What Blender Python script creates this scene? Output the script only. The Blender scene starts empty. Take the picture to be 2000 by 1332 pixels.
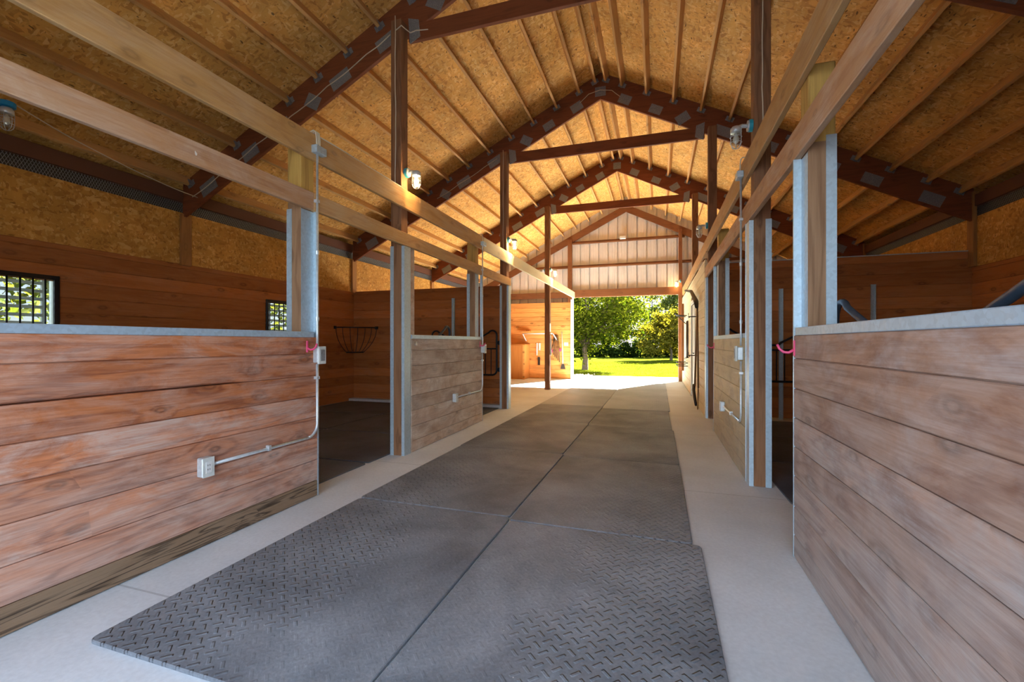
import bpy, bmesh, math, random
from mathutils import Vector, Matrix

S = bpy.context.scene
C = S.collection
R = random.Random(7)
PI = math.pi

# ------------------------------------------------------------------ camera
cam_d = bpy.data.cameras.new('camera')
cam_d.sensor_width = 36.0
cam_d.lens = 874.0 / 2000.0 * 36.0
cam_d.shift_y = 0.001
cam_d.clip_start = 0.03
cam_d.clip_end = 400
cam = bpy.data.objects.new('camera', cam_d)
C.objects.link(cam)
cam.location = (0, 0, 1.235)
cam.rotation_euler = (math.radians(90), 0, math.atan(283.0 / 874.0))
S.camera = cam
S.view_settings.view_transform = 'Standard'
S.view_settings.look = 'None'
S.view_settings.gamma = 1
S.view_settings.use_curve_mapping = False
S.view_settings.exposure = 1.7

# ------------------------------------------------------------------ world, sun
SUN_EL = math.radians(36.7)
SUN_AZ = math.radians(26.6)
SKY_STRENGTH = 0.13
BACK_SKY_FILL = 5.6  # sky behind the camera boosted, added fill light for the near interior
w = bpy.data.worlds.new('world'); S.world = w; w.use_nodes = True
nt = w.node_tree; nt.nodes.clear()
out = nt.nodes.new('ShaderNodeOutputWorld'); bg = nt.nodes.new('ShaderNodeBackground')
sky = nt.nodes.new('ShaderNodeTexSky'); sky.sky_type = 'NISHITA'; sky.sun_disc = False
sky.sun_elevation = SUN_EL; sky.sun_rotation = SUN_AZ; sky.altitude = 200; sky.air_density = 1.0; sky.dust_density = 1.6
tc = nt.nodes.new('ShaderNodeTexCoord'); sep = nt.nodes.new('ShaderNodeSeparateXYZ')
nt.links.new(tc.outputs['Generated'], sep.inputs[0])
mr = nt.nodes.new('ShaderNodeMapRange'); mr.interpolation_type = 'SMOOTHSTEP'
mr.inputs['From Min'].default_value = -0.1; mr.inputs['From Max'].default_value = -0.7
mr.inputs['To Min'].default_value = 1.0; mr.inputs['To Max'].default_value = BACK_SKY_FILL
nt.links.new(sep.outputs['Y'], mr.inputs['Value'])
haze = nt.nodes.new('ShaderNodeMix'); haze.data_type = 'RGBA'; haze.inputs[0].default_value = 0.8
haze.inputs[7].default_value = (1.75, 2.05, 2.45, 1)      # bright thin cloud over the whole sky
nt.links.new(sky.outputs[0], haze.inputs[6])
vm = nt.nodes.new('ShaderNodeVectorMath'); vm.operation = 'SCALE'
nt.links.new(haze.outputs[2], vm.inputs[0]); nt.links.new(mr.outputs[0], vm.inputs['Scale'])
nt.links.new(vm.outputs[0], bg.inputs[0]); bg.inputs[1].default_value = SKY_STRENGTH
nt.links.new(bg.outputs[0], out.inputs[0])

sun_d = bpy.data.lights.new('sun', 'SUN'); sun_d.energy = 34.0; sun_d.color = (1.0, 0.94, 0.82); sun_d.angle = math.radians(0.6)
sun = bpy.data.objects.new('sun', sun_d); C.objects.link(sun)
dirv = Vector((math.sin(SUN_AZ) * math.cos(SUN_EL), math.cos(SUN_AZ) * math.cos(SUN_EL), math.sin(SUN_EL)))
sun.rotation_euler = dirv.to_track_quat('Z', 'Y').to_euler()
LAMP_POWER = 110.0
LAMP_COLOR = (1.0, 0.66, 0.32)

# ------------------------------------------------------------------ node helpers
def new_mat(name):
    m = bpy.data.materials.new(name); m.use_nodes = True
    n = m.node_tree; n.nodes.clear()
    o = n.nodes.new('ShaderNodeOutputMaterial'); b = n.nodes.new('ShaderNodeBsdfPrincipled')
    n.links.new(b.outputs[0], o.inputs[0])
    return m, n, b, o

def mathn(n, op, a, b=None, clamp=False):
    x = n.nodes.new('ShaderNodeMath'); x.operation = op; x.use_clamp = clamp
    for i, v in enumerate((a, b)):
        if v is None: continue
        if isinstance(v, (int, float)): x.inputs[i].default_value = v
        else: n.links.new(v, x.inputs[i])
    return x.outputs[0]

def mixc(n, f, a, b, mode='MIX'):
    x = n.nodes.new('ShaderNodeMix'); x.data_type = 'RGBA'; x.blend_type = mode
    for i, v in ((0, f), (6, a), (7, b)):
        if isinstance(v, (int, float)): x.inputs[i].default_value = v
        elif isinstance(v, tuple): x.inputs[i].default_value = (v[0], v[1], v[2], 1)
        else: n.links.new(v, x.inputs[i])
    return x.outputs[2]

def ramp(n, v, stops):
    x = n.nodes.new('ShaderNodeValToRGB'); e = x.color_ramp.elements
    while len(e) < len(stops): e.new(0.5)
    for i, (p, c) in enumerate(stops):
        e[i].position = p
        e[i].color = (c, c, c, 1) if isinstance(c, (int, float)) else (c[0], c[1], c[2], 1)
    n.links.new(v, x.inputs[0]); return x.outputs[0]

def noise(n, vec, scale, detail=4, rough=0.55, dist=0.0):
    x = n.nodes.new('ShaderNodeTexNoise'); n.links.new(vec, x.inputs['Vector'])
    x.inputs['Scale'].default_value = scale; x.inputs['Detail'].default_value = detail
    x.inputs['Roughness'].default_value = rough; x.inputs['Distortion'].default_value = dist
    return x.outputs['Fac']

def voro(n, vec, scale, feature='F1'):
    x = n.nodes.new('ShaderNodeTexVoronoi'); x.feature = feature
    n.links.new(vec, x.inputs['Vector']); x.inputs['Scale'].default_value = scale
    return x

def coords(n, per_board=True):
    tc = n.nodes.new('ShaderNodeTexCoord'); oi = n.nodes.new('ShaderNodeObjectInfo'); ge = n.nodes.new('ShaderNodeNewGeometry')
    r = mathn(n, 'MULTIPLY', oi.outputs['Random'], 37.0)
    isl = ge.outputs['Random Per Island']
    if per_board: r = mathn(n, 'ADD', r, mathn(n, 'MULTIPLY', isl, 61.0))
    cb = n.nodes.new('ShaderNodeCombineXYZ')
    for i in range(3): n.links.new(r, cb.inputs[i])
    va = n.nodes.new('ShaderNodeVectorMath'); va.operation = 'ADD'
    n.links.new(tc.outputs['Object'], va.inputs[0]); n.links.new(cb.outputs[0], va.inputs[1])
    return va.outputs[0], isl, oi.outputs['Random'], tc.outputs['Object']

def scaled(n, vec, s):
    x = n.nodes.new('ShaderNodeVectorMath'); x.operation = 'MULTIPLY'
    n.links.new(vec, x.inputs[0]); x.inputs[1].default_value = s
    return x.outputs[0]

def bump(n, b, h, strength=0.4, dist=0.01):
    x = n.nodes.new('ShaderNodeBump'); x.inputs['Strength'].default_value = strength; x.inputs['Distance'].default_value = dist
    n.links.new(h, x.inputs['Height']); n.links.new(x.outputs[0], b.inputs['Normal'])

def stretch(axis, along, across):
    return tuple(along if i == 'xyz'.index(axis) else across for i in range(3))

def wood(name, light, dark, axis='y', haze=None, haze_amt=0.0, haze_stretch=3.0, knots=0.35, rough=0.7, var=0.25, specks=0.0, grain=1.0, stains=None, stain_amt=0.0, ringk=26.0, grime=None):
    m, n, b, o = new_mat(name)
    v, isl, orr, raw = coords(n)
    sv = scaled(n, v, stretch(axis, 0.9, 9.0))
    n1 = noise(n, sv, 0.8, 3, 0.5, 0.5)
    sxyz = n.nodes.new('ShaderNodeSeparateXYZ'); n.links.new(v, sxyz.inputs[0])
    al = sxyz.outputs['xyz'.index(axis)]
    ac = sxyz.outputs[2] if axis != 'z' else mathn(n, 'ADD', sxyz.outputs[0], sxyz.outputs[1])
    kc = n.nodes.new('ShaderNodeCombineXYZ'); n.links.new(mathn(n, 'MULTIPLY', al, 2.6), kc.inputs[0]); n.links.new(mathn(n, 'MULTIPLY', ac, 5.6), kc.inputs[1])
    kv = n.nodes.new('ShaderNodeTexVoronoi'); kv.voronoi_dimensions = '2D'; kv.inputs['Scale'].default_value = 1.0; n.links.new(kc.outputs[0], kv.inputs['Vector'])
    kcol = n.nodes.new('ShaderNodeSeparateColor'); n.links.new(kv.outputs['Color'], kcol.inputs[0])
    kgate = mathn(n, 'GREATER_THAN', kcol.outputs[0], 0.66)
    ksize = mathn(n, 'ADD', mathn(n, 'MULTIPLY', kcol.outputs[1], 0.6), 0.7)
    kd = mathn(n, 'DIVIDE', kv.outputs['Distance'], ksize)
    swirl = mathn(n, 'MULTIPLY', ramp(n, kd, [(0.0, 1.0), (0.22, 0.45), (0.5, 0.0)]), mathn(n, 'MULTIPLY', kgate, 0.5 * knots))
    n1 = mathn(n, 'ADD', n1, swirl)
    rings = mathn(n, 'ADD', mathn(n, 'MULTIPLY', mathn(n, 'SINE', mathn(n, 'MULTIPLY', n1, ringk)), 0.5), 0.5)
    rings = ramp(n, rings, [(0.0, 0.0), (0.35, 0.75), (1.0, 1.0)])
    fine = ramp(n, noise(n, scaled(n, v, stretch(axis, 1.6, 50.0)), 2.0, 5, 0.7), [(0.3, 0.0), (0.7, 1.0)])
    g = mathn(n, 'ADD', mathn(n, 'MULTIPLY', rings, 0.55), mathn(n, 'MULTIPLY', fine, 0.7))
    g = mathn(n, 'ADD', mathn(n, 'MULTIPLY', mathn(n, 'SUBTRACT', g, 0.55), grain), 0.5, True)
    col = mixc(n, g, dark, light)
    # board to board difference
    bv = mathn(n, 'ADD', mathn(n, 'MULTIPLY', isl, var), 1.0 - var * 0.5)
    bv = mathn(n, 'MULTIPLY', bv, mathn(n, 'ADD', mathn(n, 'MULTIPLY', orr, var), 1.0 - var * 0.5))
    hsv = n.nodes.new('ShaderNodeHueSaturation'); n.links.new(bv, hsv.inputs['Value']); n.links.new(col, hsv.inputs['Color'])
    col = hsv.outputs[0]
    if knots > 0:
        kr = mathn(n, 'MULTIPLY', ramp(n, kd, [(0.0, 0.35), (0.05, 0.5), (0.075, 1.0), (0.10, 0.9), (0.14, 0.25), (0.24, 0.0)]), kgate)
        col = mixc(n, mathn(n, 'MULTIPLY', kr, knots), col, tuple(c * 0.32 for c in dark))
    if stains:
        st = ramp(n, noise(n, scaled(n, v, stretch(axis, 2.2, 5.0)), 1.1, 5, 0.6, 0.8), [(0.48, 0.0), (0.62, 1.0)])
        col = mixc(n, mathn(n, 'MULTIPLY', st, stain_amt), col, stains)
    if haze:
        hz = noise(n, scaled(n, v, stretch(axis, 1.0, haze_stretch)), 2.2, 9, 0.72, 0.6)
        hz = ramp(n, hz, [(0.42, 0.0), (0.64, 1.0)])
        hz = mathn(n, 'MULTIPLY', hz, mathn(n, 'ADD', mathn(n, 'MULTIPLY', isl, 0.7), 0.55))
        hf = mathn(n, 'MULTIPLY', hz, mathn(n, 'ADD', mathn(n, 'MULTIPLY', fine, 0.8), 0.45))
        col = mixc(n, mathn(n, 'MULTIPLY', hf, haze_amt, True), col, haze)
    if grime:
        gcol, gtop, gamt = grime
        tcz = n.nodes.new('ShaderNodeSeparateXYZ'); n.links.new(raw, tcz.inputs[0])
        gz = mathn(n, 'SUBTRACT', 1.0, mathn(n, 'DIVIDE', tcz.outputs[2], gtop), True)
        gz = mathn(n, 'ADD', gz, mathn(n, 'MULTIPLY', mathn(n, 'SUBTRACT', noise(n, v, 2.4, 5, 0.65), 0.5), 0.8), True)
        col = mixc(n, mathn(n, 'MULTIPLY', gz, gamt), col, mixc(n, 1.0, gcol, ramp(n, g, [(0.0, 0.6), (1.0, 1.15)]), 'MULTIPLY'))
    if specks > 0:
        sp = voro(n, scaled(n, v, (1, 1, 0.45) if axis != 'z' else (1, 1, 0.5)), 9.0)
        f = mathn(n, 'MULTIPLY', mathn(n, 'LESS_THAN', sp.outputs['Distance'], 0.07), mathn(n, 'GREATER_THAN', noise(n, v, 2.3, 2), 1.0 - specks))
        col = mixc(n, mathn(n, 'MULTIPLY', f, 0.8), col, (0.85, 0.84, 0.8))
    n.links.new(col, b.inputs['Base Color'])
    b.inputs['Roughness'].default_value = rough
    b.inputs['Specular IOR Level'].default_value = 0.3
    bump(n, b, g, 0.25, 0.004)
    return m

def osb(name, base, dark, light, scale=1.0, speck=0.5):
    m, n, b, o = new_mat(name)
    v, isl, orr, raw = coords(n, False)
    wob = noise(n, v, 3.0 * scale, 2)
    warp = n.nodes.new('ShaderNodeTexNoise'); n.links.new(v, warp.inputs['Vector']); warp.inputs['Scale'].default_value = 9.0 * scale
    va = n.nodes.new('ShaderNodeVectorMath'); va.operation = 'MULTIPLY_ADD'
    n.links.new(warp.outputs['Color'], va.inputs[0]); va.inputs[1].default_value = (0.07, 0.07, 0.07); n.links.new(v, va.inputs[2])
    a = voro(n, scaled(n, va.outputs[0], (1, 3.5, 2.4)), 13 * scale)
    c2 = voro(n, scaled(n, va.outputs[0], (3.0, 1, 2.0)), 13 * scale)
    sel = mathn(n, 'GREATER_THAN', noise(n, v, 14 * scale, 2), 0.5)
    ca = n.nodes.new('ShaderNodeSeparateColor'); n.links.new(a.outputs['Color'], ca.inputs[0])
    cb = n.nodes.new('ShaderNodeSeparateColor'); n.links.new(c2.outputs['Color'], cb.inputs[0])
    mixv = n.nodes.new('ShaderNodeMix'); n.links.new(sel, mixv.inputs[0]); n.links.new(ca.outputs[0], mixv.inputs[2]); n.links.new(cb.outputs[0], mixv.inputs[3])
    col = ramp(n, mixv.outputs[0], [(0.0, dark), (0.35, base), (0.7, base), (1.0, light)])
    ds = mathn(n, 'MULTIPLY', mathn(n, 'GREATER_THAN', cb.outputs[1], 0.93), mathn(n, 'LESS_THAN', c2.outputs['Distance'], 0.28))
    col = mixc(n, mathn(n, 'MULTIPLY', ds, speck), col, (0.06, 0.022, 0.008))
    big = ramp(n, wob, [(0.35, 0.85), (0.7, 1.1)])
    col = mixc(n, 1.0, col, big, 'MULTIPLY')
    n.links.new(col, b.inputs['Base Color']); b.inputs['Roughness'].default_value = 0.75
    b.inputs['Specular IOR Level'].default_value = 0.25
    bump(n, b, mixv.outputs[0], 0.2, 0.003)
    return m

def plain(name, col, rough=0.5, metal=0.0, nz=0.0, nscale=8.0, spec=0.5):
    m, n, b, o = new_mat(name)
    if nz > 0:
        v, isl, orr, raw = coords(n, False)
        f = ramp(n, noise(n, v, nscale, 5, 0.65), [(0.3, 1.0 - nz), (0.7, 1.0 + nz)])
        n.links.new(mixc(n, 1.0, tuple(col), f, 'MULTIPLY'), b.inputs['Base Color'])
    else: b.inputs['Base Color'].default_value = (col[0], col[1], col[2], 1)
    b.inputs['Roughness'].default_value = rough; b.inputs['Metallic'].default_value = metal
    b.inputs['Specular IOR Level'].default_value = spec
    return m

def galvanised(name, col, metal=0.55, rough=0.5):
    m, n, b, o = new_mat(name)
    v, isl, orr, raw = coords(n, False)
    sp = voro(n, v, 60.0); sc = n.nodes.new('ShaderNodeSeparateColor'); n.links.new(sp.outputs['Color'], sc.inputs[0])
    f = mathn(n, 'ADD', mathn(n, 'MULTIPLY', sc.outputs[0], 0.16), 0.92)
    st = ramp(n, noise(n, scaled(n, v, (5, 5, 2)), 2.0, 6, 0.7), [(0.58, 0.0), (0.72, 1.0)])
    c = mixc(n, 1.0, tuple(col), f, 'MULTIPLY')
    c = mixc(n, mathn(n, 'MULTIPLY', st, 0.35), c, (0.75, 0.78, 0.8))
    n.links.new(c, b.inputs['Base Color']); b.inputs['Metallic'].default_value = metal; b.inputs['Roughness'].default_value = rough
    return m

def rubber(name, col, tread=True, dust=(0.2, 0.2, 0.2), dust_amt=0.4, side=1):
    """worn rubber stall mat: raised bar tread along the outer edge, rubbed smooth in the middle of the aisle"""
    m, n, b, o = new_mat(name)
    v, isl, orr, raw = coords(n, False)
    d = ramp(n, noise(n, v, 1.3, 7, 0.62, 0.3), [(0.36, 0.0), (0.68, 1.0)])
    f = noise(n, v, 70.0, 3, 0.7)
    c = mixc(n, mathn(n, 'MULTIPLY', d, dust_amt), tuple(col), tuple(dust))
    c = mixc(n, 1.0, c, ramp(n, f, [(0.25, 0.8), (0.75, 1.2)]), 'MULTIPLY')
    sp = voro(n, v, 22.0)
    s1 = mathn(n, 'MULTIPLY', mathn(n, 'LESS_THAN', sp.outputs['Distance'], 0.07), mathn(n, 'GREATER_THAN', noise(n, v, 1.7, 2), 0.58))
    c = mixc(n, mathn(n, 'MULTIPLY', s1, 0.6), c, (0.6, 0.6, 0.58))
    h = mathn(n, 'MULTIPLY', f, 0.08)
    if tread:
        sx = n.nodes.new('ShaderNodeSeparateXYZ'); n.links.new(raw, sx.inputs[0])
        A = 0.050
        px = mathn(n, 'DIVIDE', mathn(n, 'ADD', mathn(n, 'ADD', sx.outputs[0], sx.outputs[1]), 10.0), A * 1.414); py = mathn(n, 'DIVIDE', mathn(n, 'ADD', mathn(n, 'SUBTRACT', sx.outputs[0], sx.outputs[1]), 10.0), A * 1.414)
        cx = mathn(n, 'FLOOR', px); cy = mathn(n, 'FLOOR', py)
        qx = mathn(n, 'SUBTRACT', mathn(n, 'SUBTRACT', px, cx), 0.5); qy = mathn(n, 'SUBTRACT', mathn(n, 'SUBTRACT', py, cy), 0.5)
        par = mathn(n, 'GREATER_THAN', mathn(n, 'MODULO', mathn(n, 'ABSOLUTE', mathn(n, 'ADD', mathn(n, 'ADD', cx, cy), 0.0)), 2.0), 0.5)
        u, w2 = qx, qy
        def pick(a, c_):
            k = n.nodes.new('ShaderNodeMix'); n.links.new(par, k.inputs[0]); n.links.new(a, k.inputs[2]); n.links.new(c_, k.inputs[3]); return k.outputs[0]
        lo, ac = pick(u, w2), pick(w2, u)
        m1 = ramp(n, mathn(n, 'ABSOLUTE', ac), [(0.08, 1.0), (0.17, 0.0)])
        m2 = ramp(n, mathn(n, 'ABSOLUTE', lo), [(0.36, 1.0), (0.46, 0.0)])
        bar = mathn(n, 'MULTIPLY', m1, m2)
        wear = mathn(n, 'MULTIPLY', mathn(n, 'ADD', mathn(n, 'MULTIPLY', sx.outputs[0], side * 1.2), 0.15), 1.0)
        wear = mathn(n, 'ADD', wear, mathn(n, 'MULTIPLY', mathn(n, 'SUBTRACT', noise(n, v, 2.2, 3), 0.5), 1.0))
        wear = ramp(n, wear, [(0.0, 0.05), (0.5, 1.0)])
        h = mathn(n, 'ADD', h, mathn(n, 'MULTIPLY', bar, wear))
    n.links.new(c, b.inputs['Base Color']); b.inputs['Roughness'].default_value = 0.55
    b.inputs['Specular IOR Level'].default_value = 0.35
    bump(n, b, h, 1.0, 0.010)
    return m

def concrete(name, col, var=0.15):
    m, n, b, o = new_mat(name)
    v, isl, orr, raw = coords(n, False)
    a = ramp(n, noise(n, v, 0.9, 6, 0.6), [(0.3, 1 - var), (0.7, 1 + var)])
    g = ramp(n, noise(n, v, 45.0, 3, 0.6), [(0.3, 0.93), (0.7, 1.06)])
    c = mixc(n, 1.0, tuple(col), a, 'MULTIPLY'); c = mixc(n, 1.0, c, g, 'MULTIPLY')
    sx = n.nodes.new('ShaderNodeSeparateXYZ'); n.links.new(raw, sx.inputs[0])
    j = mathn(n, 'MODULO', mathn(n, 'ADD', sx.outputs[1], 50.0 - 1.55), 2.44)
    j = mathn(n, 'LESS_THAN', mathn(n, 'ABSOLUTE', mathn(n, 'SUBTRACT', j, 1.2)), 0.006)
    c = mixc(n, mathn(n, 'MULTIPLY', j, 0.3), c, (0.06, 0.06, 0.06))
    n.links.new(c, b.inputs['Base Color']); b.inputs['Roughness'].default_value = 0.62
    bump(n, b, noise(n, v, 30.0, 4), 0.12, 0.004)
    return m

def leaf_mat(name, c1, c2, trans=0.45):
    m = bpy.data.materials.new(name); m.use_nodes = True; n = m.node_tree; n.nodes.clear()
    o = n.nodes.new('ShaderNodeOutputMaterial'); d = n.nodes.new('ShaderNodeBsdfDiffuse'); t = n.nodes.new('ShaderNodeBsdfTranslucent'); mx = n.nodes.new('ShaderNodeMixShader')
    ge = n.nodes.new('ShaderNodeNewGeometry'); tcn = n.nodes.new('ShaderNodeTexCoord')
    nz = noise(n, tcn.outputs['Object'], 0.9, 2)
    f = mathn(n, 'ADD', mathn(n, 'MULTIPLY', ge.outputs['Random Per Island'], 0.6), mathn(n, 'MULTIPLY', nz, 0.4))
    c = ramp(n, f, [(0.2, c1), (0.8, c2)])
    n.links.new(c, d.inputs[0])
    tcol = mixc(n, 1.0, c, (1.5, 1.35, 0.5), 'MULTIPLY')
    n.links.new(tcol, t.inputs[0]); mx.inputs[0].default_value = trans
    n.links.new(d.outputs[0], mx.inputs[1]); n.links.new(t.outputs[0], mx.inputs[2]); n.links.new(mx.outputs[0], o.inputs[0])
    return m

M = {}
# stall front boards (aisle side)
M['board_red'] = wood('weathered red board', (0.56, 0.19, 0.07), (0.27, 0.075, 0.03), 'y', haze=(0.62, 0.48, 0.41), haze_amt=0.66, haze_stretch=3.2, knots=0.6, var=0.3, specks=0.35, grain=1.0, ringk=34.0, stains=(0.20, 0.06, 0.03), stain_amt=0.4, grime=((0.52, 0.42, 0.37), 0.8, 0.5))
M['board_treated'] = wood('treated kick board', (0.25, 0.16, 0.095), (0.055, 0.032, 0.018), 'y', haze=(0.45, 0.36, 0.27), haze_amt=0.15, knots=0.8, var=0.1, grain=1.9, ringk=64.0)
M['board_grey'] = wood('weathered grey board', (0.58, 0.43, 0.32), (0.40, 0.28, 0.20), 'y', haze=(0.80, 0.72, 0.63), haze_amt=0.85, haze_stretch=2.2, knots=0.45, var=0.3, stains=(0.26, 0.17, 0.12), stain_amt=0.35, grain=0.6)
M['board_purple'] = wood('grey brown stall board', (0.44, 0.25, 0.165), (0.24, 0.12, 0.075), 'y', haze=(0.50, 0.42, 0.39), haze_amt=0.7, haze_stretch=2.0, knots=0.5, var=0.24, stains=(0.22, 0.085, 0.045), stain_amt=0.75, specks=0.3, grain=0.8, grime=((0.36, 0.335, 0.325), 1.1, 0.75))
M['board_olive'] = wood('pale olive board', (0.70, 0.60, 0.36), (0.54, 0.43, 0.25), 'y', haze=(0.74, 0.67, 0.52), haze_amt=0.5, knots=0.3, var=0.12, stains=(0.3, 0.22, 0.14), stain_amt=0.3, grain=0.5, grime=((0.42, 0.38, 0.32), 0.7, 0.8))
M['board_pale'] = wood('pale siding board', (0.78, 0.67, 0.43), (0.64, 0.52, 0.32), 'y', knots=0.25, var=0.08, grain=0.5)
M['stall_y'] = wood('stall lining board along side wall', (0.62, 0.22, 0.058), (0.43, 0.13, 0.033), 'y', haze=(0.5, 0.27, 0.15), haze_amt=0.3, knots=0.6, var=0.45, grain=0.6, specks=0.1)
M['stall_x'] = wood('stall lining board across', (0.62, 0.22, 0.058), (0.43, 0.13, 0.033), 'x', haze=(0.5, 0.27, 0.15), haze_amt=0.3, knots=0.6, var=0.45, grain=0.6, specks=0.1)
M['pine_x'] = wood('orange pine board', (0.78, 0.36, 0.10), (0.62, 0.24, 0.055), 'x', knots=0.9, var=0.3, grain=0.9)
M['pine_z'] = wood('orange plywood', (0.70, 0.27, 0.06), (0.55, 0.19, 0.04), 'z', knots=0.0, var=0.05, grain=0.5)
M['rafter'] = wood('dark stained truss timber', (0.27, 0.082, 0.032), (0.15, 0.042, 0.017), 'x', knots=0.3, var=0.12, grain=0.6, specks=0.12)
M['gable_x'] = wood('gable framing', (0.25, 0.095, 0.032), (0.16, 0.055, 0.02), 'x', knots=0.3, var=0.12, grain=0.6)
M['gable_z'] = wood('gable post timber', (0.25, 0.095, 0.032), (0.16, 0.055, 0.02), 'z', knots=0.3, var=0.12, grain=0.6)
M['purlin'] = wood('purlin timber', (0.66, 0.38, 0.14), (0.48, 0.24, 0.08), 'y', knots=0.4, var=0.25, grain=0.6)
M['post'] = wood('brown post timber', (0.30, 0.145, 0.07), (0.16, 0.07, 0.032), 'z', knots=0.35, var=0.12, grain=1.0, specks=0.2)
M['post_wall'] = wood('wall post timber', (0.46, 0.22, 0.07), (0.30, 0.13, 0.04), 'z', knots=0.3, var=0.12, grain=0.7)
M['post_olive'] = wood('treated olive post', (0.44, 0.30, 0.09), (0.26, 0.16, 0.045), 'z', knots=0.35, var=0.12, grain=0.9, specks=0.1)
M['rail_gold'] = wood('golden rail timber', (0.58, 0.33, 0.12), (0.40, 0.20, 0.065), 'y', haze=(0.62, 0.46, 0.3), haze_amt=0.35, knots=0.35, var=0.15, grain=0.7, specks=0.35)
M['rail_pink'] = wood('pale brown rail timber', (0.56, 0.31, 0.155), (0.38, 0.175, 0.08), 'y', haze=(0.64, 0.50, 0.40), haze_amt=0.4, knots=0.35, var=0.15, grain=0.7, specks=0.45)
M['osb_roof'] = osb('strand board roof', (0.80, 0.42, 0.105), (0.56, 0.25, 0.06), (0.90, 0.58, 0.22), 1.0, 0.75)
M['osb_wall'] = osb('strand board wall', (0.66, 0.33, 0.07), (0.48, 0.21, 0.045), (0.8, 0.47, 0.15), 1.0, 0.3)
M['steel'] = galvanised('galvanised steel', (0.52, 0.64, 0.72))
M['steel_cap'] = galvanised('galvanised cap', (0.46, 0.60, 0.72), 0.4, 0.45)
M['plate'] = plain('nail plate steel', (0.30, 0.31, 0.33), 0.55, 0.5, 0.35, 90.0)
M['conduit'] = galvanised('conduit steel', (0.66, 0.70, 0.72), 0.5, 0.4)
M['black_metal'] = plain('black powder coat', (0.012, 0.014, 0.02), 0.35, 0.2)
M['blue_black'] = plain('worn black gate tube', (0.05, 0.07, 0.10), 0.35, 0.4, 0.3, 12)
M['white'] = plain('white paint', (0.8, 0.8, 0.78), 0.5)
M['white_dirty'] = plain('dirty white plastic', (0.66, 0.68, 0.64), 0.5, 0, 0.12, 20)
M['romex'] = plain('cream cable sheath', (0.72, 0.62, 0.46), 0.5)
M['pink'] = plain('pink plastic', (0.80, 0.08, 0.20), 0.35)
M['teal'] = plain('teal junction box', (0.03, 0.36, 0.46), 0.4)
M['blue'] = plain('blue junction box', (0.02, 0.30, 0.62), 0.4)
M['siding'] = plain('white metal siding', (0.78, 0.72, 0.66), 0.45, 0.0, 0.06, 3.0)
M['mesh_dark'] = plain('dark vent mesh', (0.05, 0.045, 0.04), 0.7)
M['eave'] = plain('dark eave timber', (0.16, 0.06, 0.03), 0.8)
M['asphalt_roof'] = plain('roof outside', (0.25, 0.25, 0.26), 0.8)
M['concrete'] = concrete('barn concrete', (0.62, 0.66, 0.69))
M['apron'] = concrete('outside concrete', (0.62, 0.60, 0.57))
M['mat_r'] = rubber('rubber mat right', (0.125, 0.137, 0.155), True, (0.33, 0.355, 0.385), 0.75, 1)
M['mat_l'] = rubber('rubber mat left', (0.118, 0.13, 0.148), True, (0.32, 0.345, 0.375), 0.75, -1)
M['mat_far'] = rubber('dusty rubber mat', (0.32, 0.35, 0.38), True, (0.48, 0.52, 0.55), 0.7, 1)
M['mat_stall'] = rubber('stall rubber mat', (0.062, 0.075, 0.092), False, (0.18, 0.205, 0.235), 0.6)
M['leather'] = plain('dark leather', (0.03, 0.016, 0.01), 0.5)
M['tool_wood'] = plain('worn tool handle', (0.17, 0.085, 0.03), 0.6, 0, 0.2, 20)
M['bark'] = plain('grey bark', (0.06, 0.045, 0.032), 0.9, 0, 0.35, 14)
M['gravel'] = plain('pale gravel', (0.5, 0.45, 0.42), 0.9, 0, 0.3, 12)
M['hub'] = plain('brass', (0.5, 0.45, 0.4), 0.3, 0.8)
M['leaf_a'] = leaf_mat('maple leaf', (0.018, 0.036, 0.003), (0.075, 0.092, 0.010), 0.5)
M['leaf_b'] = leaf_mat('yellow green leaf', (0.06, 0.066, 0.008), (0.16, 0.14, 0.025), 0.5)
M['leaf_c'] = leaf_mat('distant leaf', (0.05, 0.075, 0.018), (0.13, 0.15, 0.045), 0.45)
M['leaf_d'] = leaf_mat('dark hedge leaf', (0.008, 0.018, 0.003), (0.024, 0.04, 0.008), 0.35)
M['grass'] = leaf_mat('grass blade', (0.045, 0.065, 0.005), (0.085, 0.105, 0.011), 0.5)

def lawn_mat():
    m, n, b, o = new_mat('lawn')
    v, isl, orr, raw = coords(n, False)
    f = noise(n, v, 1.1, 8, 0.7)
    n.links.new(ramp(n, f, [(0.3, (0.035, 0.05, 0.004)), (0.7, (0.08, 0.095, 0.009))]), b.inputs['Base Color'])
    b.inputs['Roughness'].default_value = 1.0; b.inputs['Specular IOR Level'].default_value = 0.0
    bump(n, b, noise(n, v, 30, 3), 0.8, 0.03)
    return m
M['lawn'] = lawn_mat()

def emis(name, col, st):
    m = bpy.data.materials.new(name); m.use_nodes = True; n = m.node_tree; n.nodes.clear()
    o = n.nodes.new('ShaderNodeOutputMaterial'); e = n.nodes.new('ShaderNodeEmission'); e.inputs[0].default_value = (*col, 1); e.inputs[1].default_value = st
    n.links.new(e.outputs[0], o.inputs[0]); return m
M['bulb_on'] = emis('lit bulb', (1.0, 0.72, 0.38), 9.0)
M['bulb_off'] = plain('white bulb glass', (0.75, 0.76, 0.72), 0.25)

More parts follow.
